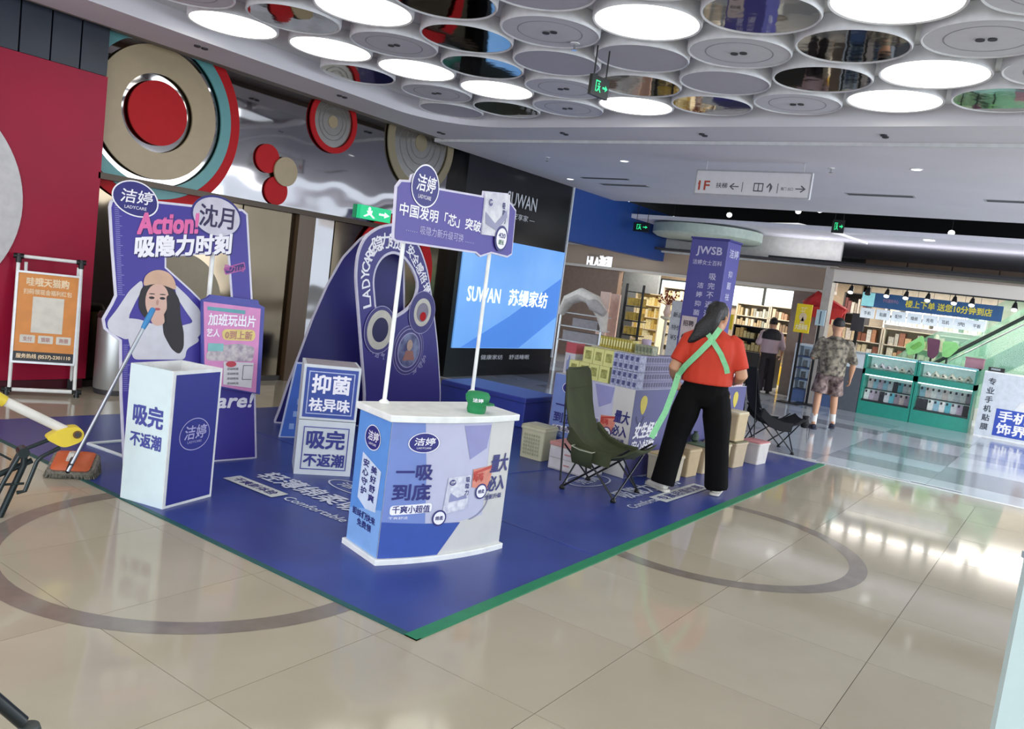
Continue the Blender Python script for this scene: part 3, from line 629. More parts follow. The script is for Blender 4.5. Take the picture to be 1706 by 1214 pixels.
# objects in the left shop
rack = thing('wire_rack', 'black slanted rack holding yellow goods in the left shop', 'rack', tuple(PZ(1052, 575, 0.0)) if False else (15.2, YX(1050, 15.2), 0))
X = 15.2; ya, yb = YX(1062, X), YX(1034, X)
for yy in (ya, yb):
    build('post', MB().b2((X, yy - .02, 0), (X + .04, yy + .02, 1.85)), BLACKM, rack); 
for z in (.5, .8, 1.1, 1.4, 1.7): build('tier', MB().b2((X, ya, z - .02), (X + .35, yb, z)), BLACKM, rack)
gb = MB()
for z in (.8, 1.1, 1.4):
    for i in range(4): gb.box((X + .15, ya + (yb - ya) * (i + .5) / 4, z + .09), (.2, (yb - ya) / 5, .16), .1 * i)
build('goods', gb, mat('golden_goods', 'c9a640', .5, noise=.2), rack, kind='stuff')
MANN = mat('cream_cloth', 'cfc6bd', .8, noise=.08)
for k, (u, X, h_) in enumerate(((1001, 15.8, 1.62), (1018, 16.1, 1.6))):
    t = thing('display_board', ['blush pink display board standing near the folded parasol', 'pale pink display board right beside the black rack'][k], 'board', (X, YX(u, X), 0)); y = YX(u, X)
    build('panel', MB().b2((X, y - .11, .05), (X + .05, y + .13, h_)), mat('blush_board', 'd9b9ab', .6), t); build('foot', MB().b2((X - .1, y - .12, 0), (X + .15, y + .14, .05)), BLACKM, t)
for k, (u, X) in enumerate(((1126, 15.0), (1148, 15.4))):
    t = thing('price_stand', ['white price board stand left of the purple column', 'narrow white price board stand touching the purple column'][k], 'board', (X, YX(u, X), 0)); y = YX(u, X); S = Flat((X, 0, 0), -PI / 2)
    build('panel', MB().b2((X, y - .16, .3), (X + .04, y + .16, 1.62)), mat('grey_white_board', 'c4c1c0', .6), t); build('post', MB().b2((X + .01, y - .02, 0), (X + .05, y + .02, .3)), ALU, t); build('base', MB().b2((X - .1, y - .14, 0), (X + .18, y + .14, .02)), ALU, t)
    g = MB(); 
    for zz, tx in ((1.3, '新品'), (1.05, '特价'), (.85, '¥59')): text(g, S, tx, -y - .1, zz, -y + .1, zz + .1, .01, .004)
    build('lettering', g, GI, t, recalc=False)
# parasol folded over a white bin group
ps = thing('garment_heap', 'white covered garments heaped on clear shelving beside the display wall', 'garments', (14.6, YX(965, 14.6), 0)); X = 14.6; y = YX(965, X)
pts = [(X, y + .5, 1.05), (X, y + .35, 1.35), (X, y + .05, 1.5), (X, y - .25, 1.42), (X, y - .5, 1.12), (X, y - .58, .8)]
build('cover', MB().tube(pts, [.07, .12, .14, .13, .11, .05], 12, flat=1.5), MANN, ps, smooth=True)
build('shade', MB().tube([(X - .1, y - .1, 1.42), (X - .15, y - .35, 1.32), (X - .15, y - .62, 1.18)], [.03, .13, .07], 10), mat('grey_cloth', 'a39b98', .8), ps, smooth=True)
for z in (.5, .8, 1.08): build('shelf', MB().b2((X, y - .5, z), (X + .4, y + .5, z + .02)), mat('clear_shelf', 'b8babb', .2), ps)
for q in (-.5, .5): build('post', MB().b2((X, y + q - .02, 0), (X + .03, y + q + .02, 1.1)), ALU, ps)
build('folded_goods', MB().b2((X + .02, y - .4, .82), (X + .35, y + .2, 1.0)).b2((X + .02, y - .45, .52), (X + .35, y + .4, .72)), mat('grey_fold', '8a8486', .8), ps)
# flower stand
fl = thing('dried_flowers', 'vase of rust coloured dried flowers in front of the left shop shelves', 'flowers', (15.4, YX(1107, 15.4), 0)); X = 15.4; y = YX(1107, X)
build('stand', MB().lathe((X, y, 0), [(.16, 0), (.16, .03), (.03, .05), (.03, 1.2), (.12, 1.24), (.12, 1.28)], 20), mat('stand_cream', 'cbbfa9', .5), fl, smooth=True)
build('vase', MB().lathe((X, y, 1.28), [(.05, 0), (.08, .08), (.05, .2), (.06, .24), (.001, .24)], 20), mat('vase_pink', 'd8b8a8', .4), fl, smooth=True)
g = MB()
for i in range(38):
    a = random.uniform(0, 2 * PI); e = random.uniform(.3, 1.4); L = random.uniform(.15, .32); p = V((X, y, 1.5)); q = p + V((math.cos(a) * math.cos(e), math.sin(a) * math.cos(e), math.sin(e))) * L
    g.tube([p, q], [.004, .004], 4); g.lathe(q, [(.001, -.02), (.025, 0), (.001, .03)], 6)
build('blooms', g, mat('rust_blooms', '9c4a2c', .8, noise=.2), fl, kind='stuff')
# yellow poster, small posters, red canopy between the shops
def poster(name, lab, X, u0, v0, u1, v1, col, leg=True, lines=(), ink='d8b070', cat='poster'):
    S = Flat((X, 0, 0), -PI / 2); a, b = S.inv(u0, v1), S.inv(u1, v0); t = thing(name, lab, cat, (X, -(a[0] + b[0]) / 2, 0 if leg else a[1]))
    build('panel', MB().prism(S, rect(a[0], a[1], b[0], b[1]), -.04, 0), mat('poster_' + col, col, .45, noise=.03), t)
    if leg:
        m_ = (a[0] + b[0]) / 2; p = S.pt(m_, 0, -.02); build('post', MB().b2((p.x - .02, p.y - .02, .02), (p.x + .01, p.y + .02, a[1])), BLACKM, t); build('base', MB().b2((p.x - .15, p.y - .2, 0), (p.x + .15, p.y + .2, .02)), BLACKM, t)
    W_, H_ = b[0] - a[0], b[1] - a[1]
    if lines:
        g = MB()
        for (tx, x0, y0, x1, y1) in lines: text(g, S, tx, a[0] + W_ * x0, a[1] + H_ * y0, a[0] + W_ * x1, a[1] + H_ * y1, .012, .003)
        build('lettering', g, mat('ink_' + ink, ink, .5, noise=.02), t, recalc=False)
    return t, S, a, b
t, S, a, b = poster('shop_poster', 'big yellow poster on a stand left of the man in camouflage', 15.4, 1321, 508, 1354, 552, 'e6c81c', True, (('工厂', .3, .72, .7, .88), ('大厨美味', .1, .1, .9, .3)), 'f4e6c0')
sheet(t, 'picture', S, ell(((a[0] + b[0]) / 2, a[1] + (b[1] - a[1]) * .55), .07, .08, 20), mat('poster_cream', 'd9bf9a', .5), .003)
sheet(t, 'picture', S, [(a[0] + .09, a[1] + .17), (b[0] - .09, a[1] + .17), (b[0] - .14, a[1] + .3), (a[0] + .14, a[1] + .3)], MATS['poster_cream'], .003)
poster('shop_poster', 'small yellow poster glimpsed right of the woman in red', 15.2, 1204, 524, 1222, 547, 'd9bd20', True)
poster('shop_poster', 'small pale blue lit poster behind the yellow poster', 15.7, 1357, 517, 1376, 541, 'a9c2d0', True, (('|', .45, .1, .55, .9),), '3c5068')
tbd = pane('tool_board', 17.8, 1421, 521, 1437, 553, mat('dark_board', '2a2e38', .5), 'dark grid board in a white frame behind the counter', 'board', frame=False); q = WM[tbd].translation; build('stand', MB().b2((q.x, q.y - .03, 0), (q.x + .04, q.y + .03, q.z)).b2((q.x - .1, q.y - .12, 0), (q.x + .14, q.y + .12, .02)), BLACKM, tbd)
rc = thing('red_canopy', 'red paper canopy stall behind the yellow poster', 'stall', (16.6, YX(1372, 16.6), 0)); X = 16.7
y0, y1 = YX(1402, X), YX(1336, X)
build('canopy', MB().tube([(X, y1, 1.86), (X, (y0 + y1) / 2 + .2, 2.02), (X, y0, 1.78)], [.12, .16, .12], 10, flat=1.0), mat('red_canopy', 'c2262a', .6, noise=.15), rc, smooth=True)
sc = MB()
for i in range(12):
    y = y0 + (y1 - y0) * (i + .5) / 12; sc.b2((X - .14, y - .03, 1.55 + .05 * (i % 3)), (X - .12, y + .03, 1.86))
build('tassels', sc, mat('red_tassel', 'c9302c', .7), rc, kind='stuff')
for y in (y0, y1): build('post', MB().b2((X - .02, y - .02, 0), (X + .02, y + .02, 1.8)), mat('post_red', '8f2a24', .5), rc)
build('counter', MB().b2((X - .1, y0, .3), (X + .4, y1, .95)), mat('brown_counter', '7c5240', .5), rc)
for k, (u, c, wd, lab) in enumerate(((1285, '2f6f57', .14, 'small green bag at the foot of the brown counter'), (1312, 'c9a82c', .10, 'yellow floor sign left of the white cabinet'))):
    X = 19.0; y = YX(u, X); p = MB()
    S = Flat((X, 0, 0), -PI / 2); z0 = .42 if False else 0
    p.ring_sections([[V((X + sx * .12 * f, y + sy * wd * f, z)) for sx, sy in ((-1, -1), (1, -1), (1, 1), (-1, 1))] for f, z in ((1, 0), (.95, .2), (.6, .42))])
    t = thing('carry_bag' if k == 0 else 'floor_sign', lab, 'bag' if k == 0 else 'sign', (X, y, 0)); build('body', p, mat('bag_' + c, c, .6), t)
    build('handle', MB().tube([(X, y - wd * .4, .4), (X, y - wd * .3, .5), (X, y + wd * .3, .5), (X, y + wd * .4, .4)], .01, 6), mat('bag_' + c, c, .6), t)
# blue banner under the track lights
bn = thing('shop_banner', 'blue banner with yellow characters hung below the track lights', 'banner', tuple(PX(1555, 515, 16.3))); SB = Flat((16.3, 0, 0), -PI / 2)
q = [SB.inv(1438, 487), SB.inv(1672, 514), SB.inv(1672, 548), SB.inv(1438, 508)]
build('cloth', MB().prism(SB, [(q[0][0], 1.97), (q[1][0], 1.97), (q[1][0], 2.24), (q[0][0], 2.24)], -.01, 0), mat('banner_blue', '2b5a8c', .5, noise=.06), bn)
YI = mat('yellow_ink', 'd9c93c', .5, emis=.15)
x0 = SB.inv(1508, 510)[0]; x1 = SB.inv(1652, 525)[0]; xl = SB.inv(1470, 505)[0]
label_text(bn, SB, '楼上下单 送您10分钟到店', YI, x0, 2.04, x1, 2.17, .02, .003)
label_text(bn, SB, '手机服务中心', mat('pink_ink', 'b98aa8', .5), xl, 2.08, x0 - .12, 2.15, .0, .003)
sheet(bn, 'patch', SB, rect(q[0][0], 1.98, q[0][0] + .22, 2.23), mat('banner_aqua', '8fd0d4', .5, emis=.5), .002)
for xx in (q[0][0] + .1, q[1][0] - .1):
    p = SB.pt(xx, 2.24, 0); build('cord', MB().tube([p, (p.x, p.y, 2.4)], .004, 5), BLACKM, bn)
for k in range(8):
    u = 1448 + k * 26; v = 504 + k * 3.6; S = Flat((16.6, 0, 0), -PI / 2); a = S.inv(u, v)
    t = thing('hanging_card', f'white card hanging in the shop below the blue banner, {ORD[k]} from the left', 'sign', (16.6, -a[0], 1.85), 0, 'white cards below the banner')
    build('card', MB().prism(S, rect(a[0] - .125, 1.76, a[0] + .125, 1.95), -.01, 0), mat('glowing_card', 'e6ecf0', .5, emis=.35), t)  # card emits light itself so the shop band looks brighter
    build('cord', MB().b2((16.6, -a[0] - .003, 1.95), (16.604, -a[0] + .003, 2.68)), BLACKM, t); label_text(t, S, ['手机', '贴膜', '配件', '维修', '充电', '耳机', '壳', '平板'][k], GI, a[0] - .06, 1.82, a[0] + .06, 1.89, .01, .002)
# track lights
tr = thing('light_track', 'long black ceiling track carrying the shop spotlights', 'light track', (16.1, 2.5, 2.36)); build('rail', MB().b2((16.02, -.5, 2.335), (16.06, 4.0, 2.36)), BLACKM, tr)
for k, (u, v) in enumerate(((1420, 469), (1450, 463), (1480, 475), (1512, 478), (1548, 483), (1593, 484), (1622, 490), (1693, 498))):
    p = PX(u, v, 16.0); t = thing('track_spotlight', f'black track spotlight, {ORD[k]} from the left along the rail', 'spotlight', (16.04, p.y, 2.2), 0, 'spotlights on the shop track')
    build('arm', MB().b2((16.03, p.y - .012, 2.26), (16.05, p.y + .012, 2.335)), BLACKM, t)
    build('can', MB().tube([(16.06, p.y, 2.30), (16.02, p.y, 2.24), (15.99, p.y, 2.19)], [.03, .045, .052], 12), BLACKM, t, smooth=True)
    if k != 1: build('lamp', MB().tube([(15.995, p.y, 2.20), (15.985, p.y, 2.178), (15.975, p.y, 2.165)], [.05, .045, .01], 12), mat('spot_glow', 'ffffff', .5, emis=1.4, noise=0), t, smooth=True)
# =================================================================== PHONE CASE COUNTERS
SG_ = Flat((16.0, 0, 0), -PI / 2)
TEALC = mat('teal_cabinet', '1f8f7c', .35, noise=.04)
def sx_(u, v=600): return -PX(u, v, 16.0).y
ZC = 1.12
def cabinet(lab, s0, s1):
    t = thing('display_cabinet', lab, 'cabinet', (16.25, -(s0 + s1) / 2, 0)); S = SG_
    def bx(n, a0, b0, a1, b1, d0, d1, m): return build(n, MB().prism(S, rect(a0, b0, a1, b1), d0, d1), m, t)
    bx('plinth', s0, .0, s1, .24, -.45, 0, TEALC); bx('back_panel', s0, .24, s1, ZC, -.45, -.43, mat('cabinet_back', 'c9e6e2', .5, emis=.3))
    bx('side_panel', s0, .24, s0 + .035, ZC, -.45, 0, TEALC); bx('side_panel', s1 - .035, .24, s1, ZC, -.45, 0, TEALC)
    bx('middle_shelf', s0, .74, s1, .84, -.45, 0, TEALC); bx('top', s0, ZC - .03, s1, ZC, -.45, .02, mat('aqua_top', '7fbfc4', .3))
    GLOW = mat('led_strip', 'd9fbff', .4, emis=3.0, noise=0)
    bx('led_strip', s0 + .04, .722, s1 - .04, .738, -.06, -.02, GLOW); bx('led_strip', s0 + .04, ZC - .045, s1 - .04, ZC - .032, -.06, -.02, GLOW)
    bx('step', s0 + .04, .24, s1 - .04, .27, -.40, -.05, mat('step_black', '22282a', .4)); bx('step', s0 + .04, .46, s1 - .04, .475, -.40, -.22, MATS['step_black'])
    return t
uA, uB, uC = sx_(1441), sx_(1531), sx_(1634)
cabinet('green phone case cabinet, left of the two lit teal units', uA, uB - .005); cabinet('green phone case cabinet, right of the two lit teal units', uB + .005, uC)
CC = ['c9ced0', '2a2c34', 'd8c8c4', '8fb8c8', 'b8a8b8', 'e0e0dc', '5fb0bc', '9a8f98']
cproto = {}
for ci, (s0, s1) in enumerate(((uA, uB), (uB, uC))):
    for row, (z, d, hgt) in enumerate(((.475, -.33, .2), (.27, -.14, .175))):
        for k in range(9):
            s = s0 + .10 + (s1 - s0 - .2) * k / 8; col = random.choice(CC); p = SG_.pt(s, z, d)
            lab = f'{["upper", "lower"][row]} row phone case in the {["left", "right"][ci]} teal cabinet, {ORD[k]} from the left'
            if col in cproto: dup(cproto[col], p, None, lab, 'phone cases in the teal cabinets'); continue
            S = Flat(p, -PI / 2, .2); t = thing('phone_case', lab, 'phone case', tuple(p), 0, 'phone cases in the teal cabinets'); cproto[col] = t
            build('shell', MB().prism(S, rnd(rect(-.046, 0, .046, .185), .018, 3), -.01, 0), mat('case_' + col, col, .4, noise=.12, scale=25), t)
            build('camera_hole', MB().prism(S, rnd(rect(-.036, .13, -.002, .175), .01, 2), 0, .003), GRILL, t)
for ci, (s0, s1) in enumerate(((uA, uB), (uB, uC))):
    for k in range(6):
        s = s0 + .15 + (s1 - s0 - .3) * k / 5; p = SG_.pt(s, .84, -.2); col = random.choice(['e6dcc8', 'd8cfd0', 'e8e4dc'])
        t = thing('folded_pouch', f'cream pouch on the top shelf of the {["left", "right"][ci]} teal cabinet, {ORD[k]} from the left', 'pouch', tuple(p), 0, 'pouches on the top shelves')
        build('body', MB().tube([p + V((0, .055, .03)), p + V((0, .0, .06 + .03 * (k % 2))), p + V((0, -.055, .03))], [.03, .05, .03], 8), mat('pouch_' + col, col, .7, noise=.1, scale=20), t, smooth=True)
        build('clasp', MB().box(p + V((-.05, 0, .06)), (.01, .03, .02)), GRILL, t)
# grey unit and white cabinet behind the man
t = thing('grey_cabinet', 'dark grey cabinet section with a white top tray left of the teal units', 'cabinet', (16.2, -sx_(1423), 0)); s0, s1 = sx_(1404), sx_(1440)
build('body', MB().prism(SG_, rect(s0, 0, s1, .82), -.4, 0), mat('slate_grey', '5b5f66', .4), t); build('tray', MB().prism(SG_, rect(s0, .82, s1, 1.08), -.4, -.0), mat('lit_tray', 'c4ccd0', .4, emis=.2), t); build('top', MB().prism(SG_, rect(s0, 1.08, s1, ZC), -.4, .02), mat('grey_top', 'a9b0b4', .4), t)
t = thing('white_cabinet', 'white glass cabinet with blue lit shelves behind the walking man', 'cabinet', (16.1, -sx_(1360), 0)); s0, s1 = sx_(1322), sx_(1402)
WF = mat('white_frame', 'c3ccd6', .4)
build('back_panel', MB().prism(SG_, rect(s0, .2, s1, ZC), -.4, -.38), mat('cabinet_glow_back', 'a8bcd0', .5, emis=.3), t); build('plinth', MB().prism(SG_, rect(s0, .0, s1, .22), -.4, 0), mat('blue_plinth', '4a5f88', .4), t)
for a, b in ((s0, s0 + .06), (s1 - .06, s1)): build('post', MB().prism(SG_, rect(a, 0, b, ZC), -.4, .01), WF, t)
for z in (.22, .42, .64, .86): build('shelf', MB().prism(SG_, rect(s0 + .06, z, s1 - .06, z + .025), -.4, 0), mat('shelf_blue', '3b4d70', .4), t)
build('top', MB().prism(SG_, rect(s0, ZC - .04, s1, ZC + .0), -.4, .02), WF, t)
g = MB()
for z in (.245, .445, .665, .885):
    for k in range(7): g.prism(SG_, rect(s0 + .1 + k * .14, z, s0 + .1 + k * .14 + .09, z + .13), -.3, -.28)
build('boxed_goods', g, mat('boxed_goods', 'cdd6dc', .5, noise=.3, scale=14), t, kind='stuff')
t = thing('pink_basket', 'pink box standing on the counter top before the escalator', 'box', tuple(SG_.pt(sx_(1622, 600), ZC, -.2)))
p = SG_.pt(sx_(1622, 600), ZC, -.2); build('body', MB().b2((p.x, p.y - .14, ZC), (p.x + .2, p.y + .14, ZC + .16)), mat('dusty_pink', 'b0808c', .6), t); build('lid', MB().b2((p.x - .01, p.y - .15, ZC + .16), (p.x + .21, p.y + .15, ZC + .18)), mat('dusty_pink_lid', '9c6f7c', .6), t)
# advert board at the right edge
SR = Flat((15.9, 0, 0), -PI / 2); s0, s1, s2 = sx_(1638) + .02, sx_(1673) , sx_(1706) - .0
s0 = -PX(1637, 640, 15.9).y; s1 = -PX(1668, 640, 15.9).y; s2 = s1 + 1.1
t = thing('advert_board', 'white and blue advert board about phone film at the right edge', 'sign board', (15.9, -(s0 + s2) / 2, 0))
build('panel', MB().prism(SR, rect(s0, .02, s2, ZC - .02), -.04, 0), mat('advert_white', 'cdd3da', .4), t); build('foot', MB().prism(SR, rect(s0, 0, s2, .02), -.06, .02), ALU, t)
sheet(t, 'blue_panel', SR, rect(s1, .06, s2 - .02, .52), mat('advert_blue', '2b4bb0', .4), .002)
g = MB()
for i, chh in enumerate('专业手机贴膜'): text(g, SR, chh, (s0 + s1) / 2 - .055, .90 - i * .155, (s0 + s1) / 2 + .055, 1.01 - i * .155, .02, .003)
build('lettering', g, mat('slate_ink', '3c4250', .5), t, recalc=False)
g = MB(); text(g, SR, '手机', s1 + .05, .31, s1 + .48, .49, .03, .005); text(g, SR, '饰界', s1 + .05, .10, s1 + .48, .28, .03, .005); build('lettering', g, WINK, t, recalc=False)
sheet(t, 'portrait_shirt', SR, [(s1 + .25, .52), (s1 + .85, .52), (s1 + .78, .68), (s1 + .6, .74), (s1 + .5, .74), (s1 + .32, .66)], mat('shirt_white', 'e2e2e4', .5), .003)
sheet(t, 'portrait_face', SR, ell((s1 + .52, .84), .085, .11), mat('portrait_skin', 'b08a74', .5), .004)
sheet(t, 'portrait_hair', SR, [(s1 + .42, .86), (s1 + .43, .97), (s1 + .52, 1.01), (s1 + .62, .97), (s1 + .63, .86), (s1 + .6, .92), (s1 + .46, .92)], mat('portrait_hair', '1c1a1c', .6), .006)
t = thing('small_printer', 'small black device lying on top of the advert board counter', 'device', tuple(SR.pt(s0 + .15, ZC, -.1))); p = SR.pt(s0 + .15, ZC, -.15)
build('counter_rail', MB().prism(SR, rect(s0, ZC - .02, s2, ZC), -.4, 0), ALU, t); build('body', MB().b2((p.x, p.y - .12, ZC), (p.x + .12, p.y + .12, ZC + .07)), BLACKM, t); build('screen', MB().b2((p.x - .004, p.y - .06, ZC + .02), (p.x, p.y + .08, ZC + .055)), mat('grey_lcd', '9aa0a4', .4), t)
# =================================================================== ESCALATOR beyond the counter
es = thing('escalator', 'escalator side with green tinted glass and black handrail behind the phone counter', 'escalator', (17.1, 2.0, 0))
XE = 17.2; SE = Flat((XE, 0, 0), -PI / 2)
GLS = mat('green_glass', '9fd8b8', .08, noise=.03, alpha=.33, spec=.6)
q = SE.poly([(1452, 620), (1535, 565), (1720, 480), (1720, 660), (1600, 660), (1452, 645)])
build('glass_panel', MB().prism(SE, q, -.02, 0), GLS, es)
a, b = SE.inv(1500, 628), SE.inv(1720, 522)
build('handrail', MB().tube([SE.pt(*a, .04), SE.pt(a[0] + .15, a[1] + .05, .04), SE.pt(b[0], b[1], .04)], .035, 10), mat('rubber_rail', '20302a', .4), es, smooth=True)
a2, b2_ = SE.inv(1510, 636), SE.inv(1720, 534)
build('rail_trim', MB().tube([SE.pt(*a2, .03), SE.pt(*b2_, .03)], .015, 8), CHROME, es, smooth=True)
q = SE.poly([(1560, 640), (1720, 560), (1720, 600), (1600, 655)]); build('skirt', MB().prism(SE, q, -.3, -.1), mat('escalator_skirt', '8a9c92', .35, .5), es)
SE2 = Flat((XE + .55, 0, 0), -PI / 2)
q = SE2.poly([(1500, 650), (1555, 600), (1720, 505), (1720, 680), (1500, 680)]); build('inner_glass', MB().prism(SE2, q, -.02, 0), GLS, es)
LEAF = mat('leaf_print', '7fbf5c', .5, noise=.2, scale=8)
t = thing('leaf_poster', 'light green leaf shaped poster behind the counter, left of the purple one', 'poster', tuple(PX(1528, 580, 17.0))); S = Flat((17.0, 0, 0), -PI / 2)
build('panel', MB().prism(S, rnd(S.poly([(1508, 574), (1538, 558), (1541, 580), (1530, 588), (1512, 592)]), .05), -.02, 0), mat('leaf_poster_green', '8fcf80', .5, emis=.1), t); build('leaf', MB().sheet(S, rnd(S.poly([(1515, 578), (1532, 568), (1538, 574), (1522, 584)]), .04), .003), LEAF, t)
t = thing('plum_poster', 'plum coloured figure poster between green posters behind the counter', 'poster', tuple(PX(1553, 580, 17.0)))
build('panel', MB().prism(S, rnd(S.poly([(1545, 562), (1567, 566), (1563, 590), (1554, 598), (1545, 594)]), .04), -.02, 0), mat('plum_poster', '6b3a55', .5), t)
t = thing('leaf_poster', 'wider green poster right of the plum coloured one behind the counter', 'poster', tuple(PX(1580, 580, 17.0)))
build('panel', MB().prism(S, rnd(S.poly([(1571, 568), (1594, 570), (1598, 580), (1580, 596), (1569, 594)]), .05), -.02, 0), MATS['leaf_poster_green'], t)
for o_ in [o for o in COL.objects if o.name.startswith(('leaf_poster', 'plum_poster')) and o.parent is None]:
    q = WM[o_].translation; build('stand', MB().b2((q.x + .02, q.y - .015, .02), (q.x + .05, q.y + .015, q.z)).b2((q.x - .1, q.y - .1, 0), (q.x + .15, q.y + .1, .02)), BLACKM, o_)
# =================================================================== PURPLE COLUMN
pc = thing('column_wrap', 'tall square purple promotional column with white lettering', 'column', (11.4, 4.4, 0))
PUR = mat('purple_wrap', '55529c', .45, noise=.04, scale=2); PUR2 = mat('purple_wrap_side', '4a4790', .45, noise=.04, scale=2)
a = PX(1153, 396, 11.0); b = PX(1215, 402, 11.0); zt = (a.z + b.z) / 2
Xd = PY(1237, 400, b.y).x
build('shaft', MB().b2((11.0, b.y, 0), (min(Xd, 11.7), a.y, zt)), PUR, pc, bevel=.01)
build('top_cap', MB().b2((10.99, b.y - .01, zt), (min(Xd, 11.7) + .01, a.y + .01, zt + .025)), mat('purple_cap', '3d3a86', .45), pc)
SP = Flat((11.0, 0, 0), -PI / 2); s0, s1 = -a.y, -b.y; wd = s1 - s0
g = MB(); text(g, SP, 'JWSB', s0 + wd * .18, zt - .24, s1 - wd * .14, zt - .10, .02, .004); text(g, SP, '洁婷女士百科', s0 + wd * .12, zt - .36, s1 - wd * .1, zt - .29, .01, .004)
for i, chh in enumerate('吸完不返潮'): text(g, SP, chh, s0 + wd * .62, zt - .56 - i * .13, s0 + wd * .80, zt - .47 - i * .13, .015, .004)
for i, chh in enumerate('洁婷抑菌'): text(g, SP, chh, s0 + wd * .34, zt - .69 - i * .13, s0 + wd * .50, zt - .61 - i * .13, .015, .004)
build('lettering', g, mat('pale_lilac_ink', 'cfcbe6', .5), pc, recalc=False)
SP2 = Flat((11.0, b.y, 0), 0); g = MB(); dd = min(Xd, 11.7) - 11.0
for i, chh in enumerate('抑菌祛异味'): text(g, SP2, chh, dd * .3, zt - .5 - i * .16, dd * .6, zt - .40 - i * .16, .01, .004)
text(g, SP2, '洁婷', dd * .15, zt - .22, dd * .85, zt - .1, .015, .004); build('lettering', g, MATS['pale_lilac_ink'], pc, recalc=False)
sheet(pc, 'notice', SP, rect(s0 + .03, .98, s0 + .26, 1.42), mat('notice_cream', 'd8c8c4', .5), .004)
g = MB(); text(g, SP, '招聘', s0 + .06, 1.28, s0 + .22, 1.36, .02, .006); g.sheet(SP, ell((s0 + .12, 1.12), .06, .05, 16), .006); build('notice_print', g, mat('dark_print', '3a2f3a', .5), pc, recalc=False)
# =================================================================== BOOTH MAT
MATB = mat('blue_carpet_vinyl', '30418a', .34, noise=.06, scale=3, col2='2b3a7e', bump=.05, bscale=3.0)
MATG = mat('green_edge_tape', '167a52', .5)
ma = thing('floor_mat', 'large blue vinyl mat with a green taped edge under the booth', 'mat', (6.1, 4.2, 0))
gx0, gx1, gy0, gy1 = 2.64, 9.50, 2.14, 6.35
mb = MB(); nx, ny = 40, 26; vs = []
for j in range(ny + 1):
    for i in range(nx + 1):
        x = gx0 + .03 + (gx1 - gx0 - .06) * i / nx; y = gy0 + .07 + (gy1 + .5 * (1 - i / nx) - gy0 - .07) * j / ny
        vs.append(V((x, y, .0045 + .0012 * math.sin(x * 5.1 + y * 2.3) * math.sin(y * 4.1))))
mb.add(vs, [(j * (nx + 1) + i, j * (nx + 1) + i + 1, (j + 1) * (nx + 1) + i + 1, (j + 1) * (nx + 1) + i) for j in range(ny) for i in range(nx)])
o0 = len(mb.v)
build('sheet', mb, MATB, ma, smooth=True)
build('crease', MB().tube([(3.9, 3.9, .004), (5.5, 3.72, .005), (6.1, 3.6, .004)], .006, 6, flat=.5).tube([(4.35, 2.2, .004), (4.5, 4.2, .005), (4.55, 6.3, .004)], .005, 6), MATB, ma, smooth=True)
build('edge_tape', MB().b2((gx0, gy0, .0), (gx1, gy0 + .07, .007)), MATG, ma)
build('edge_tape', MB().b2((gx0, gy0, .0), (gx0 + .03, 7.0, .006)), mat('dark_green_edge', '16504f', .5), ma)
build('edge_tape', MB().b2((gx1 - .02, gy0, .0), (gx1 + .03, gy1, .006)), mat('clear_tape', 'b9c6d2', .15), ma)
# printed graphics on the mat
def mat_print(o, r, up, rows, lg=None, strip=None):
    S = Frame(o, r, up); g = MB()
    for tx, x0, y0, x1, y1, bo in rows: text(g, S, tx, x0, y0, x1, y1, bo, 0)
    if lg:
        c, w_, h_ = lg; e = ell(c, w_ / 2, h_ / 2); e2 = ell(c, w_ * .47, h_ * .45); n = len(e)
        g.add([S.pt(*p, 0) for p in e + e2], [(i, (i + 1) % n, (i + 1) % n + n, i + n) for i in range(n)])
        text(g, S, '洁婷', c[0] - w_ * .3, c[1] - h_ * .2, c[0] + w_ * .3, c[1] + h_ * .22, .01, 0)
    build('lettering', g, mat('mat_white_ink', 'c3c9dc', .5, noise=.03), ma, recalc=False)
    if strip:
        (x0, y0, x1, y1), tx = strip; s2 = MB().sheet(S, rect(x0, y0, x1, y1), 0); build('strip', s2, mat('mat_cream_strip', 'c6cbcb', .5), ma, recalc=False)
        build('lettering', text(MB(), S, tx, x0 + .05, y0 + .03, x1 - .05, y1 - .03, .02, .001), INK, ma, recalc=False)
mat_print((3.62, 4.62, .0085), (0, -1, 0), (1, 0, 0), [('轻薄绵柔吸', 0.02, .02, 1.02, .22, .02), ('Comfortable', .55, -.16, 1.12, -.08, .01)], ((.62, .44), .52, .24), ((-.02, -.20, .5, -.06), '干爽新体验'))
mat_print((5.86, 2.62, .0085), (1, -.02, 0), (.02, 1, 0), [('吸隐力时刻', -.05, .10, .92, .30, .02), ('Comfortable', -.28, -.06, .30, .02, .01), ('care', .75, .42, 1.05, .52, .0)], ((.14, .60), .56, .30), ((.16, -.12, 1.05, .04), '专属超值优惠'))
# white taped flecks at the mat's far end
for k, (u, v, l) in enumerate(((1322, 761, .2), (1352, 766, .1), (1392, 776, .3), (1450, 788, .25), (1488, 796, .35), (1560, 811, .5))):
    p = PZ(u, v); t = build('floor_tape', MB().box((p.x, p.y, .006), (.035, l, .003)), mat('white_tape', 'd8dde2', .4), None, ['strip of white tape at the end of the blue mat beside the black chair', 'short scrap of white tape right of the black chair', 'white tape along the floor trim at the far right corner of the mat', 'white tape on the floor trim just past the mat corner', 'brighter white tape on the floor trim right of the mat corner', 'longest white tape on the floor trim far right of the mat'][k], 'tape', 'white tape strips on the floor trim')
